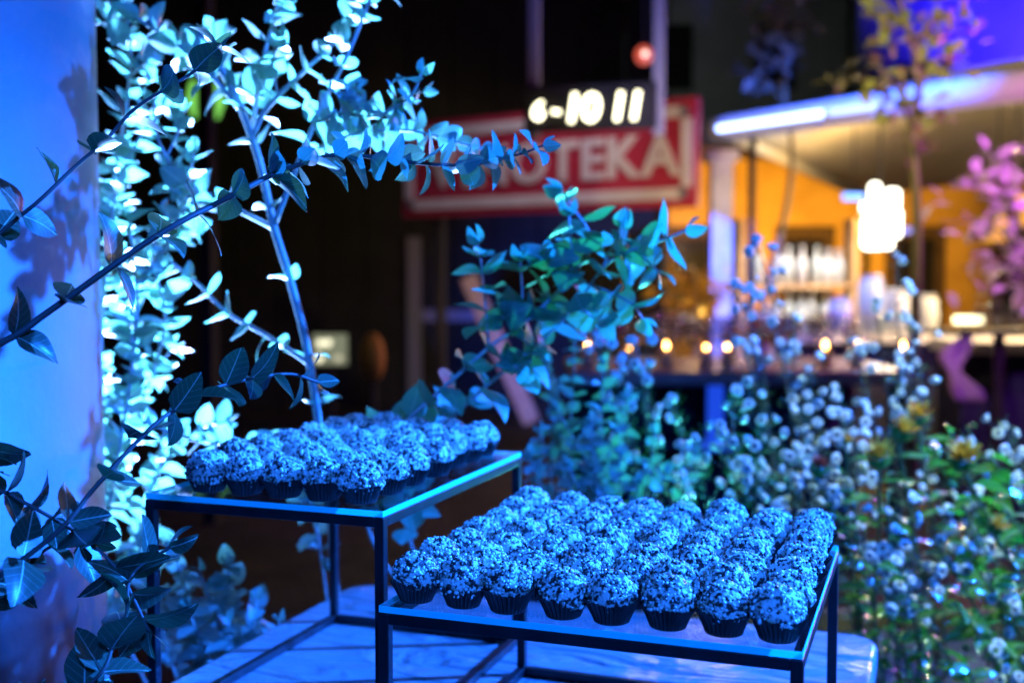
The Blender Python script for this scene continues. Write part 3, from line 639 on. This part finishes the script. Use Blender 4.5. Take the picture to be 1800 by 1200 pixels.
point('plaque_lamp', (P(655, 627, 9).x + .5, 8.2, 1.2), (1, .6, .25), 2.5, .03)
# green lantern far behind the leaves
p = P(362, 178, 9.0); t = thing('hanging_lantern', 'pale green glowing lantern hanging in the dark behind the eucalyptus', 'lantern', (p.x, p.y, p.z))
G().lathe([(0, -.15), (.10, -.13), (.15, 0), (.12, .14), (.03, .17), (0, .17)], 16).obj('shade', E('green_paper', (.25, .8, .12), 1.0), t, True)
G().tube([(0, 0, .165), (0, 0, 2.2)], .006, 5).obj('cord', M['black'], t)
G().box((0, 2, 2.2), (.05, 4.3, .05)).obj('bracket', M['black'], t)
# the red sign
sl, sr = P(712, 285, 8.6), P(1228, 285, 7.3); dv = sr - sl; dv.z = 0; SW = dv.length; rz = math.atan2(dv.y, dv.x); SH = .70
zc = P(970, 284, 7.9).z
sg = thing('shop_sign', 'red signboard with white frame and big white capital letters', 'sign', (sl.x, sl.y, zc), rz)
G().box((SW / 2, 0, 0), (SW, .05, SH)).obj('board', M['red'], sg)
fb = .075
for (cx, cz, wx, wz) in ((SW / 2, SH / 2 - .06 - fb / 2 + .01, SW - .22, fb), (SW / 2, -SH / 2 + .05 + fb / 2, SW - .22, fb), (.03 + fb / 2, 0, fb, SH - .26), (SW - .03 - fb / 2, 0, fb, SH - .26)):
    G().box((cx, -.034, cz), (wx, .02, wz)).obj('frame_strip', M['signwhite'], sg)
for cx in (.09, SW - .09):
    for cz in (-1, 1): G().lathe([(0, -.01), (.03, -.01), (.035, 0), (.03, .012), (0, .012)], 14).obj('corner_bulb', M['greymetal'], sg, mtx=Matrix.Translation((cx, -.036, cz * (SH / 2 - .09))) @ Matrix.Rotation(R(90), 4, 'X'))
xs = [785, 826, 870, 934, 994, 1044, 1096, 1163]
for ch, px in zip('VINOTEKA', xs):
    fr = (px - 712) / (1228 - 712); dd = 8.6 * 7.3 / (7.3 + fr * (8.6 - 7.3)) if 0 else None
    # position along the board seen at this pixel
    k = (px - 900) / FX; x0, y0 = sl.x, sl.y; ux, uy = dv.x / SW, dv.y / SW; s_ = (k * y0 - x0) / (ux - k * uy)
    link('letter', text_mesh(ch, .375, .02, M['signwhite'], .011), sg, mtx=Matrix.Translation((s_, -.036, -.135)) @ Matrix.Rotation(R(90), 4, 'X'))
for fx in (.12, .88):
    G().box((SW * fx, .06, -zc / 2 + .1), (.06, .06, zc + .2)).obj('post', M['black'], sg)
# hanging board with glowing digits
hl, hr = P(925, 195, 6.2), P(1152, 195, 6.0); zc2 = hl.z
hb = thing('number_board', 'black hanging board with glowing white numbers in front of the red sign', 'number sign', (hl.x, hl.y, zc2), math.atan2(hr.y - hl.y, hr.x - hl.x))
HW = (hr - hl).length
G().box((HW / 2, 0, 0), (HW + .01, .05, .24)).obj('board', M['black'], hb)
M['digit'] = E('led_digit', (1.0, .93, .62), 6)
for ch, px, sz in (('6', 948, .145), ('-', 980, .17), ('1', 1008, .22), ('0', 1040, .215), ('1', 1088, .215), ('1', 1117, .215)):
    link('digit', text_mesh(ch, sz, .02, M['digit'], .001), hb, mtx=Matrix.Translation(((px - 925) / 227 * HW, -.037, -.075 + (.0 if sz > .2 else .02))) @ Matrix.Rotation(R(90), 4, 'X') @ Matrix.Rotation(R(-9), 4, 'Z'))
M['strap'] = mat('pale_pole', (.2, .21, .23), .5)
for px in (936, 1155):
    G().box(((px - 925) / 227 * HW, .04, .9), (.058, .03, 2.1)).obj('pole', M['strap'], hb)
G().box((1.2, .04, 1.98), (6.4, .08, .08)).obj('beam', M['black'], hb)
for x in (-2.0, 4.4): G().box((x, .04, 1.94 / 2 - zc2 / 2), (.08, .078, 1.94 + zc2)).obj('post', M['black'], hb)
spot('pole_blue_spot', (1.6, 4.6, 1.2), P(1155, 100, 6.1), (.03, .15, 1.0), 420, 30, 1, .04)
# red lamp
p = P(1132, 98, 6.6); t = thing('red_lamp', 'small round red lamp glowing beside the hanging pole', 'lamp', p)
G().lathe([(0, -.055), (.035, -.045), (.055, -.01), (.05, .03), (.02, .055), (0, .055)], 14).obj('globe', E('red_glow', (1.0, .14, .08), .75), t, True)
G().lathe([(0, -.018), (.013, -.013), (.018, 0), (.013, .013), (0, .018)], 10, c=(0, -.055, 0)).obj('bulb', E('red_bulb', (1, .7, .6), 2.5), t, True)
G().tube([(0, 0, .05), (0, 0, .6), (0, -.42, 1.35)], .006, 5).obj('cable', M['black'], t)

# ---- tent
M['canvas'] = leaf_mat('tent_canvas', (.62, .62, .60), (.64, .63, .60), (.6, .58, .5), .6, .3, False)
A = Vector((1.40, 8.0, 2.58)); B = Vector((3.25, 5.2, 2.56)); D = Vector((4.75, 15.4, 2.6)); C2 = Vector((9.5, 10.0, 3.0))
tent = thing('stretch_tent', 'white stretch tent canopy over the bar, rim lit blue and underside warm', 'tent', (A.x, A.y, 0))
vs = []; fs = []; nx = 20
for i in range(nx + 1):
    for j in range(nx + 1):
        u, v_ = i / nx, j / nx
        p = A.lerp(B, u).lerp(D.lerp(C2, u), v_); p.z += 1.15 * math.sin(math.pi * min(1, u * 1.0)) * math.sin(math.pi * v_) * .5 
        vs.append(p - Vector((A.x, A.y, 0)))
for i in range(nx):
    for j in range(nx): a = i * (nx + 1) + j; fs.append((a, a + nx + 1, a + nx + 2, a + 1))
cv = G().add(vs, fs).obj('canopy', M['canvas'], tent, True); so = cv.modifiers.new('thick', 'SOLIDIFY'); so.thickness = .012
# rolled rim
rim = [vs[i * (nx + 1)] + Vector((0, 0, -.06)) for i in range(nx + 1)]
G().tube(rim, [.085 for i in range(nx + 1)], 14).obj('rim', M['canvas'], tent, True)
for u0, u1, st in ((.03, .30, 7), (.32, .42, 3)):
    pp = [rim[0].lerp(rim[-1], u0 + (u1 - u0) * k / 6) + Vector((-.05, -.095, -.01)) for k in range(7)]
    G().tube(pp, .022, 8).obj('led_strip', E('rim_led', (.32, .45, 1.0), st), tent, True)
G().tube([vs[j] + Vector((0, 0, -.03)) for j in range(nx + 1)], .05, 10).obj('side_rim', M['canvas'], tent, True)
for p, r_ in ((P(1322, 300, 8.6), .03), (Vector((4.75, 15.3, 0)), .05), (Vector((6.0, 7.3, 0)), .05)):
    G().tube([(p.x - A.x, p.y - A.y, 0), (p.x - A.x, p.y - A.y, 2.62)], r_, 10).obj('pole', M['black'], tent)
# LED strip lamps under the rim
for (px, py, dd, ln, cl_) in ((1500, 346, 9.2, .16, (.12, .35, 1.0)), (1590, 405, 9.4, .10, (.12, .2, 1.0))):
    p = P(px, py, dd); t = thing('strip_lamp', 'short blue-white strip lamp hanging under the tent' if px == 1500 else 'small violet-blue strip lamp beside the lamp cluster', 'lamp', p)
    G().box((0, 0, 0), (ln, .05, .05)).obj('tube', E('strip_glow', cl_, 3.2 if px == 1500 else 1.3), t)
    G().tube([(0, 0, .02), (0, 0, 2.72 - p.z)], .005, 5).obj('cable', M['black'], t)
# column lit violet
p = P(1266, 400, 8.9); t = thing('column', 'square white column washed violet under the tent corner', 'column', (p.x, p.y, 0))
M['colw'] = noise_col(mat('column_paint', rough=.6), (.5, .5, .52), (.62, .62, .64), 5)
G().box((0, 0, 1.2), (.16, .16, 2.4)).obj('shaft', M['colw'], t); G().box((0, 0, 2.44), (.24, .24, .08)).obj('capital', M['colw'], t); G().box((0, 0, .05), (.22, .22, .1)).obj('base', M['colw'], t)
# warm facade behind
M['ochre'] = noise_col(mat('ochre_plaster', rough=.85), (.5, .30, .07), (.72, .46, .12), 1.4, .35, .65, 5)
fac = thing('ochre_house', 'warm lit ochre plastered house behind the tent', 'building', (5.2, 18.3, 0))
G().box((0, 0, 1.68), (7.4, .3, 3.36)).obj('wall', M['ochre'], fac)
for x in (-2.3, -.55, 1.2, 2.9):
    f_ = G().box((x, -.17, 1.25), (.95, .06, 2.1)).obj('shutter_door', M['wood'], fac)
    G().box((x, -.21, 1.5), (.6, .03, 1.2)).obj('pane', mat('dark_pane', (.02, .02, .03), .1), f_)
G().box((0, -.3, 3.43), (7.8, 1.0, .12)).obj('eave', M['wood'], fac)
# far tall facade, violet
M['grey_plaster'] = noise_col(mat('far_plaster', rough=.9), (.40, .40, .42), (.5, .5, .52), 1.0)
fb_ = thing('tall_house', 'tall plastered house far behind, washed in deep violet blue light', 'building', (12.3, 24.5, 0))
G().box((0, 0, 7), (10, .4, 14)).obj('wall', M['grey_plaster'], fb_)
for i in range(4):
    for j in range(3):
        f_ = G().box((-3.6 + i * 2.4, -.22, 5.2 + j * 3), (1.1, .05, 1.6)).obj('window', M['black'], fb_)
G().box((0, -.1, 14.1), (10.4, 1, .2)).obj('roof', M['darkwall'], fb_)
gh = thing('grey_house', 'dim grey plastered house behind the red sign and tent', 'building', (5.0, 27, 0))
G().box((0, 0, 5), (5.6, .4, 10)).obj('wall', M['grey_plaster'], gh); G().box((0, -.1, 10.1), (6, 1, .2)).obj('roof', M['darkwall'], gh)
for i in range(2):
    for j in range(2): G().box((-1.3 + i * 2.4, -.22, 3.6 + j * 3), (1.0, .05, 1.5)).obj('window', M['black'], gh)
spot('grey_house_fill', (2.2, 20, 5.5), (4.6, 27, 5.5), (.75, .9, .8), 70, 90, 1, .2)  # added unseen lamp, dimly lights the grey house wall
# ---- bar table with glasses
bt = P(1300, 655, 4.85); bx0, bx1 = P(1008, 650, 4.85).x, P(1605, 650, 4.85).x; BZ = 1.1
M['bartop'] = noise_col(mat('bar_top', rough=.4), (.30, .22, .2), (.42, .33, .3), 9, .3, .7)
bar = thing('bar_table', 'long bar table crowded with stemmed glasses behind the flowers', 'table', ((bx0 + bx1) / 2, 5.25, 0))
BWd = bx1 - bx0
bevel(G().box((0, 0, BZ - .03), (BWd, .85, .06)).obj('table_top', M['bartop'], bar), .008)
M['navy'] = mat('navy_cloth', (.012, .014, .05), .8)
vs = []; fs = []; nn = 90
for k in range(nn + 1):
    x = -BWd / 2 + .06 + (BWd - .12) * k / nn; yy = .30 + .015 * math.sin(k * 1.1) + .008 * math.sin(k * 2.7); vs += [(x, yy, 0.02), (x, yy * .9 + .03, BZ - .062)]
for k in range(nn): fs.append((2 * k, 2 * k + 2, 2 * k + 3, 2 * k + 1))
G().add(vs, fs).obj('skirt', M['navy'], bar, True)
G().box((0, .1, .74), (BWd - .14, .5, .03)).obj('shelf', M['navy'], bar)
for sx in (-1, 1):
    for sy in (-1, 1): G().box((sx * (BWd / 2 - .05), sy * .37, (BZ - .06) / 2), (.06, .06, BZ - .06)).obj('leg', M['black'], bar)
tl = P(1257, 773, 4.98); t = thing('tube_lamp', 'upright blue glowing tube lamp on a round foot under the bar table', 'lamp', (tl.x, tl.y, .756))
G().lathe([(0, 0), (.10, 0), (.10, .018), (.04, .03), (0, .03)], 24).obj('foot', E('blue_foot', (.02, .12, 1.0), .6), t, True)
G().tube([(0, 0, .025), (0, 0, .27)], .036, 14).obj('tube', E('blue_tube', (.015, .09, 1.0), .75), t, True)
M['wine'] = clear_glass('wine_glass', (.93, .93, .95), rough=.06)
def glass_mesh(h, bowl):
    g = G(); g.lathe([(0, .003), (.034, .003), (.034, .005), (.006, .009), (.0045, .03), (.0045, h * .42), (.012, h * .46), (bowl * .8, h * .55), (bowl, h * .68), (bowl * .93, h * .85), (bowl * .78, h), (bowl * .76, h), (bowl * .90, h * .85), (bowl * .96, h * .68), (bowl * .74, h * .56), (.008, h * .48)], 18)
    return mesh('wine_glass', g.v, g.f, M['wine'], True)
GM = [glass_mesh(.22, .038), glass_mesh(.24, .042), glass_mesh(.20, .034)]
M['amber'] = mat('white_wine', (.75, .45, .08), .08, spec=.6)
def wine_mesh(h, bowl):
    g = G(); g.lathe([(0, h * .475), (.010, h * .49), (bowl * .70, h * .565), (bowl * .93, h * .66), (0, h * .66)], 14); return mesh('wine', g.v, g.f, M['amber'], True)
WM = [wine_mesh(.22, .038), wine_mesh(.24, .042), wine_mesh(.20, .034)]
r = random.Random(5); ng = 0
for row in range(5):
    for k in range(15):
        x = -BWd / 2 + .07 + (BWd - .14) * (k + .5 * (row % 2)) / 15 + r.gauss(0, .012); y = -.34 + row * .155 + r.gauss(0, .015)
        if r.random() < .12: continue
        q_ = r.randrange(3); full = r.random() < .35 and row < 3
        o = link('wine_glass', GM[q_], None, ((bx0 + bx1) / 2 + x, 5.25 + y, BZ), (0, 0, r.uniform(0, 6)))
        tag(o, 'stemmed glass of pale golden wine on the long bar table' if full else 'empty stemmed glass in the rows on the long bar table', 'wine glass', 'filled glasses on the bar table' if full else 'empty glasses on the bar table')
        if full: link('wine', WM[q_], o)
M['glint'] = E('glint_bead', (1.0, .45, .10), 60)  # added glowing beads that stand in for golden glints on the wine glasses
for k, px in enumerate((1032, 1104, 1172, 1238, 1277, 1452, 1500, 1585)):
    p = P(px, 601, 4.95); t = thing('glint_holder', 'added amber glow in a tall glass, standing in for glints on the wine glasses', 'glint', (p.x, p.y - .05 + .03 * (k % 3), BZ), 0, 'added glint glows on the bar table')
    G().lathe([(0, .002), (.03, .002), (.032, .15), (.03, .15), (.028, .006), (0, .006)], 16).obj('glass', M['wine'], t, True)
    G().lathe([(0, .006), (.026, .006), (.026, .085), (0, .087)], 14).obj('glint_base', mat('glint_base', (.6, .5, .35), .5), t, True)
    G().lathe([(0, .088), (.006, .096), (.0075, .104), (.004, .115), (0, .124)], 8).obj('glint_bead', M['glint'], t, True)
point('bar_warm_light', (1.0, 5.6, 2.2), (1, .62, .3), 16, .04)
# ---- back bar: shelves with bottles
p0 = P(1400, 560, 9.6)
M['shelfw'] = noise_col(mat('shelf_wood', rough=.6), (.35, .2, .1), (.45, .28, .14), 8)
bb = thing('back_bar', 'wooden back bar with two shelves of pale bottles under the tent', 'shelf', (p0.x + .05, 9.9, 0))
for z in (1.02, 1.42): G().box((0, 0, z), (1.0, .3, .035)).obj('shelf', M['shelfw'], bb)
for x in (-.49, .49): G().box((x, 0, 1.0), (.05, .3, 2.0)).obj('side', M['shelfw'], bb)
G().box((0, .14, .5), (.93, .03, 1.0)).obj('front_panel', M['shelfw'], bb)
M['bottle'] = leaf_mat('frosted_bottle', (.62, .68, .66), (.7, .7, .78), (.6, .66, .66), .25, .45, False)
def bottle_mesh(h, r_):
    g = G(); g.lathe([(0, 0), (r_, 0), (r_, h * .6), (r_ * .85, h * .67), (r_ * .38, h * .76), (r_ * .36, h * .95), (r_ * .44, h * .95), (r_ * .44, h), (0, h)], 16); return mesh('bottle', g.v, g.f, M['bottle'], True)
BM = [bottle_mesh(.33, .042), bottle_mesh(.30, .048), bottle_mesh(.36, .04)]
for z in (1.0385, 1.4385):
    for k in range(8):
        o = link('bottle', r.choice(BM), None, (bb.location.x - .41 + k * .115 + r.gauss(0, .01), 9.85 + r.gauss(0, .02), z))
        tag(o, 'pale frosted bottle on the %s shelf of the back bar' % ('lower' if z < 1.2 else 'upper'), 'bottle', 'bottles on the %s back bar shelf' % ('lower' if z < 1.2 else 'upper'))
spot('bottle_lamp', (bb.location.x, 8.9, 2.35), (bb.location.x, 9.85, 1.4), (.85, .92, 1.0), 190, 70, 1, .04)
# glowing cluster
M['lamp_white'] = E('lamp_glass', (1.0, .95, .75), 7)
p = P(1545, 390, 8.8); t = thing('lamp_cluster', 'cluster of overexposed white glass lamps hanging under the tent', 'lamp', p)
for px, py, hw, hh in ((1535, 345, 10, 22), (1567, 350, 13, 17), (1533, 408, 19, 30), (1566, 392, 15, 26), (1520, 365, 7, 8), (1558, 425, 9, 12)):
    q = P(px, py, 8.8) - p; k = 8.8 / FX; hw *= k; hh *= k
    G().lathe([(0, -hh), (hw * .7, -hh), (hw, -hh * .8), (hw, hh * .75), (hw * .6, hh), (0, hh)], 14, c=q + Vector((0, rnd.uniform(-.05, .05), 0))).obj('lamp_glass', M['lamp_white'], t, True)
G().tube([(0, 0, .2), (0, 0, 2.85 - p.z)], .008, 6).obj('cable', M['black'], t)
point('cluster_light', p + Vector((0, -.3, -.1)), (1, .93, .75), 40, .1)
# service counter with white jars, ice bucket
cp = P(1540, 585, 8.2)
sc = thing('service_counter', 'pale service counter under the glowing lamp cluster', 'counter', (cp.x + .1, 8.45, 0))
G().box((0, 0, 1.06), (1.5, .6, .06)).obj('top', M['colw'], sc); G().box((0, .05, .515), (1.4, .45, 1.03)).obj('body', M['navy'], sc)
for px, py, hh, rr, nm, lb in ((1480, 540, .24, .09, 'ice_bucket', 'tall pale ice bucket on the service counter'), (1535, 500, .40, .10, 'glass_vase', 'tall white vase on the service counter'), (1580, 530, .30, .11, 'glass_jar', 'wide pale jar on the service counter'), (1635, 545, .26, .08, 'glass_jar', 'slim pale jar at the end of the service counter')):
    q = P(px, py, 8.3); o = thing(nm, lb, nm.split('_')[1], (q.x, q.y + .05, 1.09)); G().lathe([(0, 0), (rr * .8, 0), (rr, hh * .5), (rr * .9, hh * .9), (rr * .7, hh), (rr * .65, hh), (rr * .8, hh * .5), (0, .02)], 20).obj('body', M['bottle'], o, True)
    G().lathe([(rr * .7, hh), (rr * .78, hh + .012), (rr * .7, hh + .024), (rr * .62, hh + .012), (rr * .7, hh)], 20).obj('lid_ring', M['greymetal'], o, True)
q = P(1702, 562, 8.0); t = thing('strip_lamp', 'short warm white strip lamp at the counter end', 'lamp', (q.x, q.y, 1.09)); G().box((0, 0, q.z - 1.09), (.19, .05, .05)).obj('tube', E('warm_strip', (1, .93, .5), 4.5), t); G().box((0, .05, (q.z - 1.09) / 2 - .4), (.03, .03, q.z - 1.09 + .8)).obj('stem', M['black'], t)
# purple bar corner
q = P(1775, 605, 6.8)
pb = thing('corner_bar', 'purple lit bar counter with a draped front beside the shrub', 'bar', (q.x + .35, 7.0, 0))
G().box((0, 0, 1.08), (1.3, .6, .07)).obj('top', M['colw'], pb); G().box((0, .08, .52), (1.2, .4, 1.04)).obj('body', M['navy'], pb)
for k in range(5):
    o = link('wine_glass', GM[k % 3], None, (q.x - .15 + k * .1, 6.85 + .04 * (k % 2), 1.1155)); tag(o, 'empty stemmed glass on the purple lit corner bar', 'wine glass', 'glasses on the corner bar')
M['orange_glow'] = E('orange_shade', (1.0, .42, .05), 1.1)
for px, py, s_, lb in ((1785, 372, .15, 'orange glowing lampshade among the purple lit shrub leaves'), (1752, 410, .09, 'small orange glowing lampshade below the larger orange one')):
    p = P(px, py, 7.6); t = thing('lampshade', lb, 'lamp', p); G().lathe([(s_ * .5, s_ * .7), (s_, -s_ * .6), (s_ * .97, -s_ * .6), (s_ * .48, s_ * .68)], 20).obj('shade', M['orange_glow'], t, True); G().tube([(0, 0, s_ * .6), (0, 0, 2.95 - p.z)], .006, 5).obj('cable', M['black'], t)
    G().lathe([(0, -s_ * .2), (s_ * .2, 0), (0, s_ * .25)], 8).obj('bulb', M['orange_glow'], t, True); G().tube([(-s_ * .55, 0, s_ * .62), (s_ * .55, 0, s_ * .62)], .006, 4).obj('spider', M['black'], t)
# drape
M['purple_cloth'] = mat('violet_cloth', (.35, .2, .5), .7)
q = P(1690, 640, 6.4); t = thing('hanging_drape', 'narrow violet drape hanging in folds from the corner bar', 'drape', (q.x, q.y, 0))
vs = []; fs = []
for j in range(13):
    z = .80 + .38 * j / 12
    for k in range(9): x = (k / 8 - .5) * (.13 + .05 * math.sin(j * .9)); vs.append((x + .05 * math.cos(j * .45) , .02 * math.sin(k * 2.2 + j * .3), z))
for j in range(12):
    for k in range(8): a = j * 9 + k; fs.append((a, a + 1, a + 10, a + 9))
o = G().add(vs, fs).obj('cloth', M['purple_cloth'], t, True); so = o.modifiers.new('t', 'SOLIDIFY'); so.thickness = .004
G().box((.25, .1, 1.19), (.8, .25, .03)).obj('rail', M['black'], t); G().box((.25, .1, .59), (.05, .05, 1.17)).obj('post', M['black'], t)

# ---- small trees and the purple shrub
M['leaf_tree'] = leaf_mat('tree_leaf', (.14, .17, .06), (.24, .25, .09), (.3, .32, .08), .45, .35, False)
M['bark'] = noise_col(mat('bark', rough=.9), (.10, .08, .045), (.2, .16, .08), 12, .3, .7, 6, .6, 30)
LT = [leaf_mesh('leaf', M['leaf_tree'], .6 + .08 * s, .2, .2, False, s + 20, 6) for s in range(3)]
def small_tree(label, base, trunk, limbs, seed, ls, nl, cm=LT):
    rr = random.Random(seed); t = thing('small_tree', label, 'tree', base); L0 = Vector(base)
    c = [Vector(q) - L0 for q in trunk]; c = catmull(c, 5); nn = len(c)
    tr = G().tube(c, [.028 - .018 * i / nn for i in range(nn)], 8).obj('trunk', M['bark'], t, True)
    for i0, tip in limbs:
        a = c[int(i0 * (nn - 1))]; b_ = Vector(tip) - L0; m_ = a.lerp(b_, .5) + Vector((rr.gauss(0, .05), rr.gauss(0, .05), .08))
        cc = catmull([a, m_, b_], 6); lm = G().tube(cc, [.010 - .007 * i / len(cc) for i in range(len(cc))], 5).obj('limb', M['bark'], t, True)
        for k in range(nl):
            p = cc[rr.randrange(3, len(cc))] + Vector((rr.gauss(0, .055), rr.gauss(0, .07), rr.gauss(0, .055)))
            d = Vector((rr.gauss(0, 1), rr.gauss(0, 1), rr.gauss(-.3, .7)))
            link('leaf', rr.choice(cm), lm, mtx=Matrix.Translation(p) @ basis(d, Vector((rr.gauss(0, .6), rr.gauss(-.4, .6), 1))).to_4x4() @ Matrix.Scale(ls * rr.uniform(.7, 1.2), 4))
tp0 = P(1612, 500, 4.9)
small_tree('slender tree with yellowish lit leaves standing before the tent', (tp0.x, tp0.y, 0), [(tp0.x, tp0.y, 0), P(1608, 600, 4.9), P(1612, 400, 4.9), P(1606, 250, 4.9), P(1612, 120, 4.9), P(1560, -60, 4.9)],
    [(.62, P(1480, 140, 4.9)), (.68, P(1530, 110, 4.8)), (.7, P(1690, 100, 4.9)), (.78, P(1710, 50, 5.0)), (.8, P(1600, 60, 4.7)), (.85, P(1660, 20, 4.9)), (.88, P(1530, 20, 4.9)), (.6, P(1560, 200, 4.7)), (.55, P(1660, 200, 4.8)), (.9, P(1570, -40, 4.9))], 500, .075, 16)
tp1 = P(1372, 500, 6.6)
M['leaf_blue'] = leaf_mat('night_leaf', (.10, .13, .10), (.18, .2, .15), (.1, .14, .08), .5, .3, False)
LB = [leaf_mesh('leaf', M['leaf_blue'], .6, .2, .2, False, s + 30, 6) for s in range(2)]
small_tree('dim bluish tree rising behind the tent corner', (tp1.x, tp1.y + 2, 0), [(tp1.x, tp1.y + 2, 0), P(1385, 350, 8.6), P(1378, 150, 8.6), P(1372, -40, 8.6)],
    [(.75, P(1330, 60, 8.5)), (.8, P(1420, 40, 8.6)), (.7, P(1380, 90, 8.4)), (.85, P(1340, 0, 8.6)), (.65, P(1310, 130, 8.6)), (.9, P(1420, -20, 8.6))], 510, .12, 18, LB)
M['leaf_purple'] = leaf_mat('pale_shrub_leaf', (.34, .3, .34), (.5, .42, .48), (.4, .3, .4), .4, .35, False)
LP = [leaf_mesh('leaf', M['leaf_purple'], .5, .2, .2, False, s + 40, 6) for s in range(3)]
q = P(1830, 600, 5.6)
small_tree('shrub of pale leaves glowing magenta in the purple light of the bar', (q.x, q.y, 0), [(q.x, q.y, 0), P(1820, 700, 5.6), P(1800, 500, 5.6), P(1770, 330, 5.6), P(1760, 270, 5.6)],
    [(.6, P(1720, 350, 5.5)), (.65, P(1670, 330, 5.6)), (.55, P(1650, 390, 5.5)), (.7, P(1700, 300, 5.5)), (.75, P(1790, 280, 5.4)), (.5, P(1740, 430, 5.5)), (.5, P(1690, 470, 5.5)), (.6, P(1780, 350, 5.4)), (.45, P(1760, 500, 5.5))], 520, .10, 14, LP)
point('shrub_purple_light', (q.x - .2, q.y - .7, 2.25), (.75, .05, 1.0), 65, .05)
spot('floor_purple_spot', (3.4, 4.4, 2.8), (2.2, 4.9, 0), (.5, .2, 1.0), 160, 60, 1, .05)

# warm lit bush behind the bar table and a coral bouquet on it
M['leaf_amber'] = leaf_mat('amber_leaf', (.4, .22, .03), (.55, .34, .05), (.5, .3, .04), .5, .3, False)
LA = [leaf_mesh('leaf', M['leaf_amber'], .6, .2, .2, False, s + 50, 6) for s in range(2)]
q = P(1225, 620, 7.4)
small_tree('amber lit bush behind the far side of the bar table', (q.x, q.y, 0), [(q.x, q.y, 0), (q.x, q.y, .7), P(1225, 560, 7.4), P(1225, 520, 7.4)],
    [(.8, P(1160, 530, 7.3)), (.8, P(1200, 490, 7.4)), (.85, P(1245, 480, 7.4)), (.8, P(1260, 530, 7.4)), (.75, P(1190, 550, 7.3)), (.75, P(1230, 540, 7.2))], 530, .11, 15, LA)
point('bush_lamp', (q.x - .1, q.y - .8, 1.75), (1, .6, .2), 14, .03)
q = P(1345, 600, 4.75); bq = thing('coral_bouquet', 'small bouquet of coral pink blooms in a vase on the bar table', 'flowers', (q.x, q.y + .1, BZ + .0005))
G().lathe([(0, 0), (.03, 0), (.042, .05), (.03, .10), (.034, .12), (.028, .12), (.024, .1), (0, .02)], 18).obj('vase', M['bottle'], bq, True)
M['coral'] = noise_col(mat('coral_petal', rough=.7), (.6, .10, .07), (.75, .25, .18), 60, .3, .7)
rb = random.Random(8)
for k in range(9):
    c = Vector((rb.gauss(0, .06), rb.gauss(0, .05), .17 + rb.gauss(0, .025))); G().tube([(0, 0, .06), c * .6 + Vector((0, 0, .04)), c], .002, 4).obj('stem', M['needle'], bq)
    g = G()
    for j in range(14):
        a = j * 2.4; rr = .010 + .0016 * j; o_ = Vector((math.cos(a), math.sin(a), 0)); sd = Vector((-o_.y, o_.x, 0)) * .010; b0 = c + o_ * .003; tp = c + o_ * rr + Vector((0, 0, .022 - .0012 * j)); md = c + o_ * rr * .8 + Vector((0, 0, .006))
        g.add([b0, md - sd, tp - sd * .6, tp + sd * .6, md + sd], [(0, 1, 2, 3, 4)])
    g.obj('bloom', M['coral'], bq)
